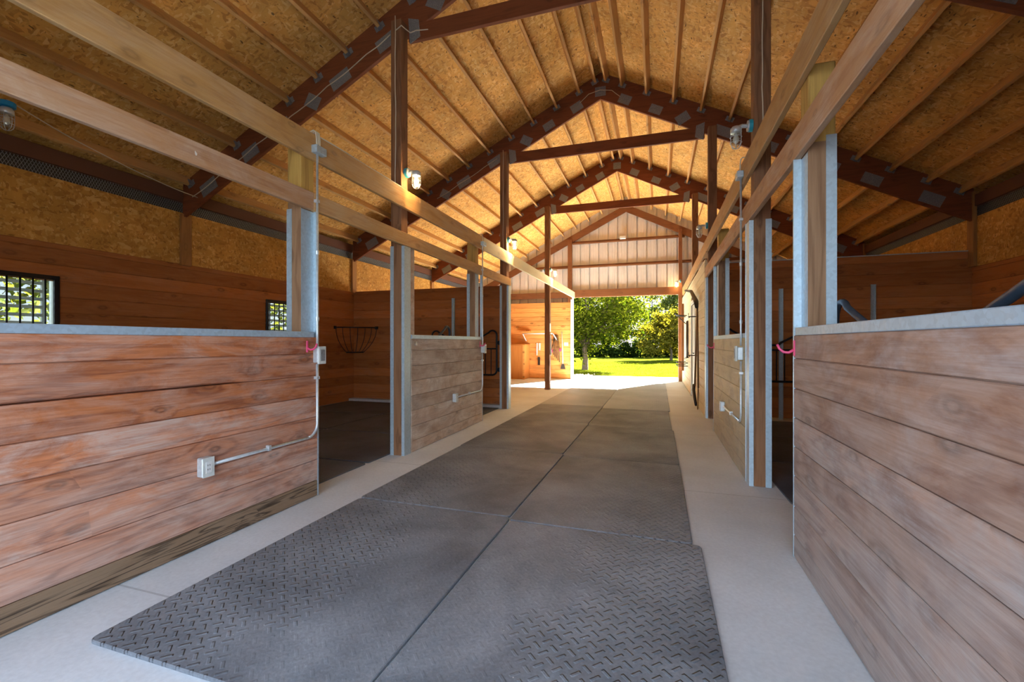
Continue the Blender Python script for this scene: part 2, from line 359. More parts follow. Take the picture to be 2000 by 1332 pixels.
def slat_mat():
    m = bpy.data.materials.new('white slat plastic'); m.use_nodes = True; n = m.node_tree; n.nodes.clear()
    o = n.nodes.new('ShaderNodeOutputMaterial'); d = n.nodes.new('ShaderNodeBsdfDiffuse'); t = n.nodes.new('ShaderNodeBsdfTranslucent'); mx = n.nodes.new('ShaderNodeMixShader')
    d.inputs[0].default_value = (.8, .8, .78, 1); t.inputs[0].default_value = (.5, .52, .5, 1); mx.inputs[0].default_value = .6
    n.links.new(d.outputs[0], mx.inputs[1]); n.links.new(t.outputs[0], mx.inputs[2]); n.links.new(mx.outputs[0], o.inputs[0]); return m
M['slat'] = slat_mat()
def thin_glass(name, tint, gloss=0.14):
    m = bpy.data.materials.new(name); m.use_nodes = True; n = m.node_tree; n.nodes.clear()
    o = n.nodes.new('ShaderNodeOutputMaterial'); t = n.nodes.new('ShaderNodeBsdfTransparent'); g = n.nodes.new('ShaderNodeBsdfGlossy'); mx = n.nodes.new('ShaderNodeMixShader')
    t.inputs[0].default_value = (*tint, 1); g.inputs[1].default_value = 0.08; g.inputs[0].default_value = (0.9, 0.9, 0.9, 1); mx.inputs[0].default_value = gloss
    n.links.new(t.outputs[0], mx.inputs[1]); n.links.new(g.outputs[0], mx.inputs[2]); n.links.new(mx.outputs[0], o.inputs[0]); return m
M['jar'] = thin_glass('jar glass', (0.93, 0.93, 0.88))
M['pane'] = thin_glass('window pane', (0.95, 0.97, 0.95), 0.06)

# ------------------------------------------------------------------ mesh helpers
class MB:
    def __init__(s): s.v = []; s.f = []
    def add(s, vs, fs):
        k = len(s.v); s.v += [tuple(p) for p in vs]; s.f += [tuple(i + k for i in f) for f in fs]
    def box(s, x0, x1, y0, y1, z0, z1):
        vs = [(x, y, z) for x in (x0, x1) for y in (y0, y1) for z in (z0, z1)]
        s.add(vs, [(0, 1, 3, 2), (4, 6, 7, 5), (0, 4, 5, 1), (2, 3, 7, 6), (0, 2, 6, 4), (1, 5, 7, 3)]); return s
    def prism(s, poly, axis, a, b):
        n = len(poly)
        def P(p, t): return (t, p[0], p[1]) if axis == 'x' else (p[0], t, p[1]) if axis == 'y' else (p[0], p[1], t)
        vs = [P(p, a) for p in poly] + [P(p, b) for p in poly]
        s.add(vs, [tuple(range(n)), tuple(range(2 * n - 1, n - 1, -1))] + [(i, i + n, (i + 1) % n + n, (i + 1) % n) for i in range(n)]); return s
    def tube(s, pts, r, n=8, caps=True, closed=False):
        pts = [Vector(p) for p in pts]; m = len(pts); rings = []
        up = None
        for i, p in enumerate(pts):
            if closed: t = pts[(i + 1) % m] - pts[i - 1]
            else: t = (pts[min(i + 1, m - 1)] - pts[max(i - 1, 0)])
            if t.length < 1e-9: t = Vector((0, 0, 1))
            t.normalize()
            if up is None:
                up = Vector((0, 0, 1)) if abs(t.z) < 0.9 else Vector((1, 0, 0))
            a = t.cross(up)
            if a.length < 1e-4: a = t.cross(Vector((0, 1, 0)))
            a.normalize(); bb = a.cross(t).normalized(); up = bb
            rr = r[i] if isinstance(r, (list, tuple)) else r
            rings.append([p + (a * math.cos(2 * PI * k / n) + bb * math.sin(2 * PI * k / n)) * rr for k in range(n)])
        k0 = [q for rg in rings for q in rg]; fs = []
        for i in range(m if closed else m - 1):
            j = (i + 1) % m
            for k in range(n): fs.append((i * n + k, i * n + (k + 1) % n, j * n + (k + 1) % n, j * n + k))
        if caps and not closed: fs += [tuple(range(n - 1, -1, -1)), tuple((m - 1) * n + k for k in range(n))]
        s.add(k0, fs); return s
    def lathe(s, prof, c, n=20, axis='z'):
        vs = []; fs = []
        for (r, h) in prof:
            for k in range(n):
                a = 2 * PI * k / n
                p = (r * math.cos(a), r * math.sin(a), h)
                if axis == 'x': p = (p[2], p[0], p[1])
                if axis == 'y': p = (p[0], p[2], p[1])
                vs.append((c[0] + p[0], c[1] + p[1], c[2] + p[2]))
        for i in range(len(prof) - 1):
            for k in range(n): fs.append((i * n + k, i * n + (k + 1) % n, (i + 1) * n + (k + 1) % n, (i + 1) * n + k))
        if prof[0][0] > 1e-5: fs.append(tuple(range(n - 1, -1, -1)))
        if prof[-1][0] > 1e-5: fs.append(tuple((len(prof) - 1) * n + k for k in range(n)))
        s.add(vs, fs); return s
    def board(s, axis, u0, u1, z0, z1, face, back, ch=0.005, wane=None, gap=.005):
        """one plank: axis 'y' runs along Y with its face at X=face; 'x' runs along X with its face at Y=face"""
        sg = 1 if face > back else -1
        if wane:
            N = 40; k = len(s.v); st = []
            for i in range(N + 1):
                u = u0 + (u1 - u0) * i / N; wv = wane(u)
                kk = min(1.0, wv / .012); prof = [(back, z0), (face - sg * (0.010 + .018 * kk), z0 + .004 * kk + .0005), (face - sg * (.001 + kk * (.006 + wv * .3)), z0 + .0035 + .006 * kk), (face, z0 + 0.005 + wv), (face, z1 - ch), (face - sg * ch, z1), (back, z1)]
                st.append([(p[0], u, p[1]) if axis == 'y' else (u, p[0], p[1]) for p in prof])
            vs = [q for r_ in st for q in r_]; fs = []
            for i in range(N):
                for j in range(7): fs.append((i * 7 + j, i * 7 + (j + 1) % 7, (i + 1) * 7 + (j + 1) % 7, (i + 1) * 7 + j))
            fs += [tuple(range(7)), tuple(N * 7 + j for j in range(6, -1, -1))]
            s.add(vs, fs); return s
        gd = .011; prof = [(back, z0), (face - sg * gd, z0), (face - sg * gd, z0 + gap), (face - sg * .002, z0 + gap), (face, z0 + gap + .002), (face, z1 - ch * .8), (face - sg * ch * .8, z1), (back, z1)]
        return s.prism(prof, 'x' if False else ('y' if axis == 'y' else 'x'), u0, u1) if axis == 'y' else s.prism(prof, 'x', u0, u1)
    def build(s, name, mat, parent=None, org=None, smooth=False, bevel=0.0):
        me = bpy.data.meshes.new(name)
        o3 = Vector(org) if org is not None else Vector((0, 0, 0))
        me.from_pydata([tuple(Vector(p) - o3) for p in s.v], [], s.f)
        bm = bmesh.new(); bm.from_mesh(me)
        bmesh.ops.recalc_face_normals(bm, faces=bm.faces)
        if bevel > 0:
            es = [e for e in bm.edges if len(e.link_faces) == 2 and e.calc_face_angle(0) > 0.5]
            bmesh.ops.bevel(bm, geom=es, offset=bevel, segments=1, affect='EDGES', clamp_overlap=True)
        bm.to_mesh(me); bm.free()
        if smooth:
            for p in me.polygons: p.use_smooth = True
        me.materials.append(M[mat] if isinstance(mat, str) else mat)
        o = bpy.data.objects.new(name, me); C.objects.link(o)
        if parent is not None:
            o.parent = parent
            if org is None: o.location = -parent.location if not parent.parent else (0, 0, 0)
            else: o.location = o3 - wloc(parent)
        else: o.location = o3
        return o

def wloc(o):
    l = Vector(o.location); p = o.parent
    while p: l += Vector(p.location); p = p.parent
    return l

def tag(o, label, cat, group=None, kind=None):
    o['label'] = label; o['category'] = cat
    if group: o['group'] = group
    if kind: o['kind'] = kind
    return o
def thing(name, label, cat, loc=(0, 0, 0), group=None):
    o = bpy.data.objects.new(name, None); C.objects.link(o); o.location = loc; o.empty_display_size = 0.1
    return tag(o, label, cat, group)
def struct(o, kind='structure'):
    o['kind'] = kind; return o
def copy_tree(o, parent=None):
    c = o.copy(); C.objects.link(c); c.parent = parent
    for ch in list(o.children): copy_tree(ch, c)
    return c
def part(mb, name, mat, parent, **k):
    return mb.build(name, mat, parent, org=wloc(parent), **k)
ORD = ['topmost', 'second', 'third', 'fourth', 'fifth', 'sixth', 'seventh', 'eighth', 'ninth', 'tenth', 'eleventh', 'twelfth', 'lowest']

# ------------------------------------------------------------------ dimensions
XC = -0.95                 # ridge line
LF, RF = -2.60, 0.75       # faces of the stall fronts
WL, WR = -6.17, 4.27       # side walls
Y0, Y1 = -0.45, 15.0       # near and far ends
TY = [4.42, 8.00, 11.50]   # truss planes
TT = 0.045
def under(o): return 5.53 - 0.5 * o      # rafter underside
def deck(o): return 6.00 - 0.5 * o       # roof deck underside

# ------------------------------------------------------------------ floor and ground
fl = MB(); fl.box(WL - 0.15, WR + 0.15, Y0 - 6, Y1 + 0.1, -0.12, 0.0)
struct(fl.build('floor', 'concrete'))
ap = MB(); ap.box(-4.0, 5.5, Y1 + 0.1, 16.65, -0.12, -0.004)
struct(ap.build('outside_apron', 'apron'))
lw = MB()
NX, NY = 40, 40
def lz(x, y):
    t = max(0.0, (y - 16.5) / 22.0)
    return -0.035 + 0.02 * math.sin(x * 0.7) * min(1, t) * 2 + 0.25 * t * t * 0.2 - 0.1 * min(1, max(0, (-x - 2) / 8)) * min(1, t)
for i in range(NX + 1):
    for j in range(NY + 1):
        x = -45 + 90 * i / NX; y = -8 + 78 * j / NY
        lw.v.append((x, y, lz(x, y) if y > 16.5 else -0.13))
for i in range(NX):
    for j in range(NY):
        a = i * (NY + 1) + j; lw.f.append((a, a + NY + 1, a + NY + 2, a + 1))
struct(lw.build('ground', 'lawn'))
# lawn surface right behind the apron
g2 = MB()
for i in range(61):
    for j in range(41):
        x = -10 + 20 * i / 60; y = 16.66 + 22 * j / 40
        g2.v.append((x, y, lz(x, y) + 0.02))
for i in range(60):
    for j in range(40):
        a = i * 41 + j; g2.f.append((a, a + 41, a + 42, a + 1))
struct(g2.build('lawn', 'lawn'))
gb = MB()
for k in range(26000):
    t = R.random() ** 1.7
    y = 16.66 + 12 * t; x = R.uniform(-7, 5) * (1 + t * 0.4)
    h = R.uniform(0.03, 0.075); wd = R.uniform(0.003, 0.006) * (1 + 2 * t); a = R.uniform(0, PI); lx, ly = R.uniform(-.03, .03), R.uniform(-.03, .03)
    z = lz(x, y) + 0.015
    dx, dy = wd * math.cos(a), wd * math.sin(a)
    gb.add([(x - dx, y - dy, z), (x + dx, y + dy, z), (x + lx, y + ly, z + h)], [(0, 1, 2)])
tag(gb.build('grass', 'grass'), 'short sunlit green grass growing beyond the concrete apron', 'grass', kind='stuff')
gv = MB()
for k in range(260):
    x = -2.75 + R.gauss(0, 0.32); y = 16.2 + R.gauss(0, .35); r = R.uniform(.02, .045); z = r * .5 - .004
    if x > -2.2: continue
    gv.add([(x - r, y, z), (x, y - r, z), (x + r, y, z), (x, y + r, z), (x, y, z + r * .8), (x, y, z - r * .5)], [(0, 1, 4), (1, 2, 4), (2, 3, 4), (3, 0, 4), (1, 0, 5), (2, 1, 5), (3, 2, 5), (0, 3, 5)])
tag(gv.build('gravel', 'gravel'), 'small heap of pale gravel at left edge of the sunny apron', 'gravel', kind='stuff')

# ------------------------------------------------------------------ roof deck
for sgn, nm in ((-1, 'ceiling'), (1, 'ceiling')):
    d = MB(); O = 5.75
    for t0, t1 in ((0.0, 0.012),):
        poly = [(XC, deck(0)), (XC + sgn * O, deck(O)), (XC + sgn * O, deck(O) + 0.05), (XC, deck(0) + 0.05)]
        d.prism(poly, 'y', Y0, Y1 + 0.35)
    struct(d.build(nm, 'osb_roof'))

# ------------------------------------------------------------------ side walls
ROW = 0.172
def rows(z0, z1, first=None, step=ROW):
    zs = [z0]
    if first: zs.append(z0 + first)
    while zs[-1] + step < z1 - 0.05: zs.append(zs[-1] + step)
    zs.append(z1); return list(zip(zs[:-1], zs[1:]))
def planks(mb, axis, u0, u1, z0, z1, face, back, first=None, step=ROW, holes=(), ch=0.007, gap=.0065):
    for a, b in rows(z0, z1, first, step):
        segs = [(u0, u1)]
        for (h0, h1, hz0, hz1) in holes:
            if b > hz0 + 0.01 and a < hz1 - 0.01:
                ns = []
                for s0, s1 in segs:
                    if h0 > s0: ns.append((s0, min(h0, s1)))
                    if h1 < s1: ns.append((max(h1, s0), s1))
                segs = [q for q in ns if q[1] - q[0] > 0.01] if ns else segs
        for s0, s1 in segs: mb.board(axis, s0, s1, a, b, face, back, ch, None, gap)
    return mb
WIN = [(2.12, 3.10), (5.80, 6.76)]
WZ0, WZ1 = 1.032, 1.944
holes = [(a, b, WZ0, WZ1) for a, b in WIN]
BT = 2.30
wl = MB(); planks(wl, 'y', Y0, Y1, 0.0, BT, WL, WL - 0.045, 0.172, ROW, [(a, b, 1.03, 1.89) for a, b in WIN])
struct(wl.build('wall_left', 'stall_y'))
wr = MB(); planks(wr, 'y', Y0, Y1, 0.0, BT, WR, WR + 0.045, 0.172)
struct(wr.build('wall_right', 'stall_y'))
for X, s, nm in ((WL, -1, 'wall_left'), (WR, 1, 'wall_right')):
    m_ = MB(); m_.box(min(X, X + s * 0.04), max(X, X + s * 0.04), Y0, Y1, BT, 3.0)
    struct(m_.build(nm + '_upper', 'osb_wall'))
    b_ = MB()     # outside cladding
    if s < 0:
        x0, x1 = X - 0.10, X - 0.07
        b_.box(x0, x1, Y0, Y1, -.1, 1.0).box(x0, x1, Y0, Y1, 1.94, 3.0)
        ys = [Y0] + [q for wq in WIN for q in wq] + [Y1]
        for k in range(0, len(ys), 2): b_.box(x0, x1, ys[k], ys[k + 1], 1.0, 1.94)
    else: b_.box(X + 0.07, X + 0.10, Y0, Y1, -.1, 3.0)
    struct(b_.build(nm + '_cladding', 'siding'))
    # vent strip, eave board, soffit
    v_ = MB(); za, zb = 3.0, 3.14
    n = int((Y1 - Y0) / 0.028)
    for k in range(n):
        y = Y0 + k * 0.028
        v_.add([(X + s * .01, y, za), (X + s * .01, y + .006, za), (X + s * .01, y + .070 + .006, zb), (X + s * .01, y + .070, zb)], [(0, 1, 2, 3)])
        v_.add([(X + s * .012, y + .07, za), (X + s * .012, y + .076, za), (X + s * .012, y + .006, zb), (X + s * .012, y, zb)], [(0, 1, 2, 3)])
    struct(v_.build('trim_1' if s < 0 else 'trim_2', 'plate'))
    e_ = MB(); e_.box(min(X - s * .03, X + s * .045), max(X - s * .03, X + s * .045), Y0, Y1, 3.14, 3.30)
    struct(e_.build('trim_3' if s < 0 else 'trim_4', 'eave'))
    f_ = MB(); f_.box(min(X + s * .06, X + s * .09), max(X + s * .06, X + s * .09), Y0, Y1, 3.0, 3.16).box(min(X, X + s * .5), max(X, X + s * .5), Y0, Y1, 3.16, 3.19)
    struct(f_.build('trim_5' if s < 0 else 'trim_6', 'mesh_dark'))

# windows in the left side wall
for wi, (a, b) in enumerate(WIN):
    wn = bpy.data.objects.new('window_%d' % (wi + 1), None); C.objects.link(wn); wn.location = (WL, a, 1.03); wn['kind'] = 'structure'
    wn['label'] = ['barred window nearer the camera with slatted shutter, far left', 'barred window half hidden by the near left post'][wi]
    z0, z1 = 1.03, 1.945
    f = MB(); t = .045; x0, x1 = WL - .004, WL + .026
    f.box(x0, x1, a, b, z1 - t, z1).box(x0, x1, a, b, z0, z0 + t).box(x0, x1, a, a + t, z0 + t, z1 - t).box(x0, x1, b - t, b, z0 + t, z1 - t)
    part(f, 'window_frame', 'black_metal', wn, bevel=.003)
    q = MB(); N = 9
    for k in range(N):
        y = a + t + (b - a - 2 * t) * (k + 0.5) / N - .02
        q.tube([(WL + .010, y, z0 + t), (WL + .010, y, z1 - t)], .0085, 8)
    part(q, 'window_bars', 'black_metal', wn, smooth=True)
    j = MB(); jx0, jx1 = WL - .12, WL - .005
    j.box(jx0, jx1, a, a + .02, z0, z1).box(jx0, jx1, b - .02, b, z0, z1).box(jx0, jx1, a + .02, b - .02, z0, z0 + .02).box(jx0, jx1, a + .02, b - .02, z1 - .02, z1)
    part(j, 'window_jamb', 'white_dirty', wn)
    s_ = MB()
    zz = z0 + .05
    while zz < z1 - .06:
        s_.box(WL - .105, WL - .075, a + .02, b - .1, zz, zz + .032); zz += .085
    s_.box(WL - .105, WL - .075, b - .1, b - .065, z0 + .02, z1 - .02)
    part(s_, 'window_slats', 'slat', wn)
    p_ = MB(); p_.box(WL - .118, WL - .112, a + .02, b - .02, z0 + .02, z1 - .02)
    part(p_, 'window_pane', 'pane', wn)

# wall posts above the boards at each truss
for X, s in ((WL, 1), (WR, -1)):
    for ti, ty in enumerate(TY):
        p_ = MB(); x0, x1 = sorted((X, X + s * .045))
        p_.box(x0, x1, ty - .03, ty + .11, BT - .02 if s > 0 else 2.3, under(5.2) + .05 if s > 0 else 3.35)
        o = p_.build('wall_post', 'post_wall', org=(X, ty, 2.3), bevel=.004)
        side = 'left' if s > 0 else 'right'
        tag(o, 'short brown wall post under the %s truss end on the %s side wall' % (['nearest', 'second', 'third'][ti], side), 'post', 'posts on the side walls')

# ------------------------------------------------------------------ far gable wall
YG = 15.0
def ribbed(mb, x0, x1, ztop, z0, y, pitch=0.305):
    xs = []
    x = x0
    k = math.floor((x0 + .1) / pitch)
    pts = [(x0, 0)]
    while k * pitch < x1:
        c = k * pitch
        for dx, dy in ((-.024, 0), (-.022, .06), (.022, .06), (.024, 0), (.12, 0), (.127, .005), (.134, 0), (.2, 0), (.207, .005), (.214, 0)):
            if x0 < c + dx < x1: pts.append((c + dx, dy))
        k += 1
    pts.append((x1, 0)); pts.sort()
    for (a, da), (b, db) in zip(pts[:-1], pts[1:]):
        za, zb = (ztop(a), ztop(b)) if callable(ztop) else (ztop, ztop)
        mb.add([(a, y + da, z0), (b, y + db, z0), (b, y + db, zb), (a, y + da, za)], [(0, 1, 2, 3)])
    return mb
DL, DR = -2.70, 0.64       # far door opening
zt = lambda x: deck(abs(x - XC)) - .002
g = MB(); ribbed(g, WL - .1, DL, zt, 0.0, YG + .045); ribbed(g, DL, DR, zt, 2.73, YG + .045); ribbed(g, DR, WR + .1, zt, 0.0, YG + .045)
struct(g.build('wall_far', 'siding'))
gf = MB()
for s in (-1, 1):
    gf.prism([(XC, 5.46), (XC + s * 5.2, 5.46 - 2.6), (XC + s * 5.2, 5.70 - 2.6), (XC, 5.70)], 'y', YG - .06, YG - .015)
o = gf.build('gable_rafter', 'gable_x', bevel=.003); struct(o)
gp = MB()
for (x0, x1) in ((DL - .15, DL - .01), (DR + .005, DR + .11)):
    gp.box(x0, x1, YG - .13, YG - .061, 0.0, under(abs((x0 + x1) / 2 - XC)) + .05)
gp.box(DL - .15, DL - .01, YG - .06, YG + .03, 0, 2.7).box(DR + .005, DR + .11, YG - .06, YG + .03, 0, 2.7)
struct(gp.build('gable_post', 'gable_z', bevel=.003))
gg = MB()
for z in (3.72, 4.52):
    half = (5.46 - z) / .5
    for (a, b) in ((XC - half + .1, DL - .15), (DL - .01, DR + .005), (DR + .11, XC + half - .1)):
        if b > a: gg.box(a, b, YG - .075, YG + .035, z, z + .045).box(a, b, YG - .012, YG + .03, z + .045, z + .09)
struct(gg.build('gable_girt', 'gable_x', bevel=.003))
gh = MB(); gh.box(DL - .01, DR + .005, YG - .10, YG + .03, 2.73, 2.97).box(WL, DL - .15, YG - .08, YG - .02, 2.72, 2.92)
struct(gh.build('trim_7', 'gable_x', bevel=.004))
jm = MB(); jm.box(DL - .045, DL + .005, YG - .165, YG - .135, 0, 2.66).box(DL - .008, DL + .012, YG - .13, YG + .09, 0, 2.72)
struct(jm.build('trim_8', 'white'))
fw = MB(); planks(fw, 'x', WL, DL - .05, 0, 2.57, YG - .135, YG - .095, None, .15)
struct(fw.build('wall_far_boards', 'pine_x'))

# near gable wall behind the camera, its door standing open
ng = MB(); ng.box(WL - .1, LF, Y0 - .05, Y0, 0, 2.75).box(RF, WR + .1, Y0 - .05, Y0, 0, 2.75)
ng.prism([(WL - .1, 2.75), (WR + .1, 2.75), (WR + .1, deck(WR + .1 - XC)), (XC, deck(0)), (WL - .1, deck(XC - WL + .1))], 'y', Y0 - .05, Y0)
struct(ng.build('wall_near', 'siding'))

# ------------------------------------------------------------------ trusses
def chord_poly(s, o0, o1, lo, hi):
    return [(XC + s * o0, lo(o0)), (XC + s * o1, lo(o1)), (XC + s * o1, hi(o1)), (XC + s * o0, hi(o0))]
PL = [(.0, .15, .17, 0), (.42, .14, .19, .0), (.93, .13, .19, 0), (1.36, .15, .25, 1), (1.98, .14, .26, 0), (2.62, .14, .26, 0), (3.02, .15, .2, 1), (3.48, .14, .2, 0), (4.0, .14, .24, 0), (4.72, .15, .26, 0)]
def make_truss(ty, label):
    t = thing('roof_truss', label, 'roof truss', (XC, ty, under(5.2)), 'roof trusses')
    for s in (-1, 1):
        m1 = MB(); m1.prism(chord_poly(s, 0, 5.2, under, lambda o: under(o) + .25), 'y', ty, ty + TT)
        part(m1, 'rafter', 'rafter', t, bevel=.003)
        m2 = MB(); m2.prism(chord_poly(s, 0, 5.2, lambda o: under(o) + .25, lambda o: deck(o) - .001), 'y', ty + .006, ty + TT - .002)
        part(m2, 'top_chord', 'rafter', t, bevel=.002)
    tb = MB(); oa = 1.70
    tb.box(XC - oa, XC + oa, ty - .002, ty + TT + .001, 4.60, 4.79)
    part(tb, 'tie_beam', 'rafter', t, bevel=.004)
    for s in (-1, 1):
        for (o_, h_, l_, turned) in PL:
            if s > 0 and o_ == 0: continue
            cx, cz = XC + s * o_, under(o_) + .13
            a = math.atan(-.5 * s)
            if o_ == 0: a = 0
            if turned: a += math.radians(35) * s * -1
            ca, sa = math.cos(a), math.sin(a)
            hh = h_ * 1.1; ll = l_ * 1.1
            if turned: hh, ll = .21, .16
            pts = [(cx + ca * dx - sa * dz, cz + sa * dx + ca * dz) for dx, dz in ((-ll / 2, -hh / 2), (ll / 2, -hh / 2), (ll / 2, hh / 2), (-ll / 2, hh / 2))]
            part(MB().prism(pts, 'y', ty - .0045, ty - .0005), 'nail_plate', 'plate', t)
        pts = [(XC + s * (1.70 - .02), 4.57), (XC + s * (1.70 - .15), 4.63), (XC + s * (1.70 - .13), 4.82), (XC + s * 1.70, 4.86)]
        part(MB().prism(pts, 'y', ty - .009, ty - .005), 'nail_plate', 'plate', t)
    return t
make_truss(TY[0], 'nearest roof truss, its tie beam crossing the top edge of the photo')
make_truss(TY[1], 'second roof truss, dark beams meeting in a peak in mid photo')
make_truss(TY[2], 'farthest free roof truss, just in front of the metal gable')

# ------------------------------------------------------------------ purlins
POS = [.14, .42, .83, 1.26, 1.69, 2.12, 2.55, 2.98, 3.41, 3.84, 4.27, 4.70, 5.08]
BAYS = [(Y0, TY[0]), (TY[0] + TT, TY[1]), (TY[1] + TT, TY[2]), (TY[2] + TT, YG + .04)]
BN = ['dark bay nearest the camera', 'bay between nearest and second truss', 'bay between second and third truss', 'last bay before the gable']
SL = math.atan(.5); sl_c, sl_s = math.cos(SL), math.sin(SL)
proto = {}
for bi, (ya, yb) in enumerate(BAYS):
    ya, yb = ya + .002, yb - .002
    for s in (-1, 1):
        for k, o_ in enumerate(POS):
            org = (XC + s * o_, ya, deck(o_) - .001)
            if (bi, s) not in proto:
                m_ = MB(); L = yb - ya; t2, h = .019, .135
                def P(d, n_): return (s * (d * sl_c - n_ * sl_s), -(d * sl_s) - n_ * sl_c)
                poly = [P(-t2, .002), P(t2, .002), P(t2, h), P(-t2, h)]
                m_.prism(poly, 'y', 0, L)
                ob = m_.build('purlin', 'purlin', bevel=.003); ob.location = org
                if bi < 3:
                    hg = MB(); e = .003
                    for (a, b) in ((-t2 - .004, -t2 - .001), (t2 + .001, t2 + .004)):
                        hg.prism([P(a, .05), P(b, .05), P(b, h + .003), P(a, h + .003)], 'y', L - .05, L)
                    hg.prism([P(-t2 - .004, h + .001), P(t2 + .004, h + .001), P(t2 + .004, h + .005), P(-t2 - .004, h + .005)], 'y', L - .05, L)
                    for (a, b) in ((-t2 - .045, -t2 - .004), (t2 + .004, t2 + .045)):
                        hg.prism([P(a, .06), P(b, .06), P(b, h), P(a, h)], 'y', L - .004, L - .001)
                    hgo = hg.build('joist_hanger', 'plate'); hgo.parent = ob
                proto[(bi, s)] = ob; r = ob
            else:
                r = copy_tree(proto[(bi, s)]); r.location = org
            tag(r, '%s purlin below the ridge, %s slope, %s' % (ORD[k], 'left' if s < 0 else 'right', BN[bi]), 'purlin', 'purlins under the roof deck')

# ------------------------------------------------------------------ tall posts
PZ = lambda x: under(abs(x - XC)) + .10
def tall_post(side, y0, y1, label, jamb=True, upto=2.28, third=False):
    x0, x1 = (LF - .17, LF - .04) if side < 0 else (RF + .04, RF + .17)
    t = thing('support_post', label, 'post', ((x0 + x1) / 2, (y0 + y1) / 2, 0), 'tall roof posts')
    m_ = MB(); m_.box(x0, x1, y0, y1, 0, PZ((x0 + x1) / 2))
    part(m_, 'post_timber', 'post' if side < 0 or not third else 'post', t, bevel=.005)
    if jamb:
        f = MB()     # steel channel on the aisle face
        xa, xb = (LF - .038, LF - .003) if side < 0 else (RF + .003, RF + .038)
        f.box(xa, xb, y0 + .002, y1 - .002, 0.0, upto)
        part(f, 'steel_channel', 'steel', t)
        g_ = MB()    # steel angle on the stall side corner
        if side < 0: g_.box(x0 - .004, x0 + .038, y0 - .005, y0 - .001, 0, upto).box(x0 - .005, x0 - .001, y0, y0 + .04, 0, upto)
        else: g_.box(x1 - .042, x1 + .004, y0 - .005, y0 - .001, 0, upto).box(x1 + .001, x1 + .005, y0, y0 + .04, 0, upto)
        part(g_, 'steel_angle', 'steel', t)
    return t
tall_post(-1, 4.25, 4.385, 'tall brown post with steel edging at the nearest doorway on the left')
tall_post(-1, 7.83, 7.97, 'tall brown post with steel edging at the farther left doorway')
tall_post(-1, 11.30, 11.44, 'free-standing slim brown post on the open floor near the far door', jamb=False)
tall_post(1, 4.28, 4.415, 'tall brown post with steel edging at the nearest doorway on the right')
tall_post(1, 7.86, 7.99, 'tall brown post between far right doorway and pale board wall')
tall_post(1, 11.30, 11.44, 'tall brown post rising behind the pale board wall', jamb=False)

# short posts standing on the stall fronts
def short_post(side, y0, y1, label, cap=1.315):
    x0, x1 = (LF - .17, LF - .04) if side < 0 else (RF + .04, RF + .17)
    t = thing('stall_post', label, 'post', ((x0 + x1) / 2, (y0 + y1) / 2, 0), 'short posts of the stall fronts')
    m_ = MB(); m_.box(x0, x1, y0, y1, 0, 2.76)
    part(m_, 'post_timber', 'post_mixed' , t, bevel=.005)
    f = MB()
    xa, xb = (LF - .0395, LF - .0385) if side < 0 else (RF + .0385, RF + .0395)
    f.box(xa, xb, y0 + .002, y1 - .002, cap, 2.28)
    part(f, 'steel_channel', 'steel', t)
    g_ = MB()
    if side < 0: g_.box(x0 - .004, x0 + .045, y0 - .005, y0 - .001, cap, 2.28)
    else: g_.box(x1 - .046, x1 + .004, y0 - .005, y0 - .001, cap, 2.36)
    part(g_, 'steel_angle', 'steel', t)
    return t
def mixed_post():
    """treated post: green-tinted timber above the rail, brown sun-worn timber below it"""
    m = wood('sun worn treated post', (0.34, 0.19, 0.10), (0.20, 0.10, 0.05), 'z', knots=.35, var=.1, grain=1.0, specks=.2)
    n = m.node_tree; b = [q for q in n.nodes if q.type == 'BSDF_PRINCIPLED'][0]
    src = b.inputs['Base Color'].links[0].from_socket
    tc = n.nodes.new('ShaderNodeTexCoord'); sp = n.nodes.new('ShaderNodeSeparateXYZ'); n.links.new(tc.outputs['Object'], sp.inputs[0])
    f = mathn(n, 'GREATER_THAN', sp.outputs[2], 2.33)
    tint = mixc(n, 1.0, src, (1.75, 1.9, 0.95), 'MULTIPLY')
    n.links.new(mixc(n, f, src, tint), b.inputs['Base Color'])
    return m
M['post_mixed'] = mixed_post()
short_post(-1, 2.81, 2.95, 'short olive-topped post on the nearest left stall front, beside conduit')
short_post(-1, 6.32, 6.46, 'short olive-topped post on the farther left stall front')
short_post(1, 2.84, 2.97, 'short post with wide steel strips on the nearest right stall front')
short_post(1, 6.60, 6.73, 'short post with steel strips on the farther right stall front')
# extra stud beside the first left doorway post
st = MB(); st.box(LF - .10, LF - .04, 4.39, 4.53, 0.02, 2.29)
tag(st.build('jamb_stud', 'board_grey', org=(LF - .07, 4.46, 0), bevel=.004), 'weathered wooden stud beside the first left doorway post', 'stud')

# ------------------------------------------------------------------ rails
def rail(x0, x1, ya, yb, z0, z1, mat, label):
    m_ = MB(); N = 10
    for k in range(1): m_.box(x0, x1, ya, yb, z0, z1)
    return tag(m_.build('wooden_rail', mat, org=((x0 + x1) / 2, ya, z0), bevel=.004), label, 'rail', 'long rails above the stall fronts')
rail(LF - .038, LF, Y0, 2.905, 2.285, 2.425, 'rail_pink', 'lower long rail over the nearest left stall, pale and spattered')
rail(LF - .038, LF, 2.909, 7.97, 2.285, 2.425, 'rail_gold', 'lower long rail over the farther left stall doorways')
rail(LF - .038, LF, Y0, 6.60, 2.69, 2.895, 'rail_gold', 'upper golden rail on the left, running out of the top left corner')
rail(LF - .038, LF, 6.604, 14.82, 2.69, 2.895, 'board_pale', 'upper pale rail on the left reaching the far doorway')
rail(RF, RF + .038, Y0, 7.99, 2.285, 2.455, 'rail_pink', 'lower long rail on the right, pale and running out of the top')
rail(RF, RF + .038, Y0, 14.85, 2.69, 2.895, 'rail_gold', 'upper long rail on the right reaching the far doorway')

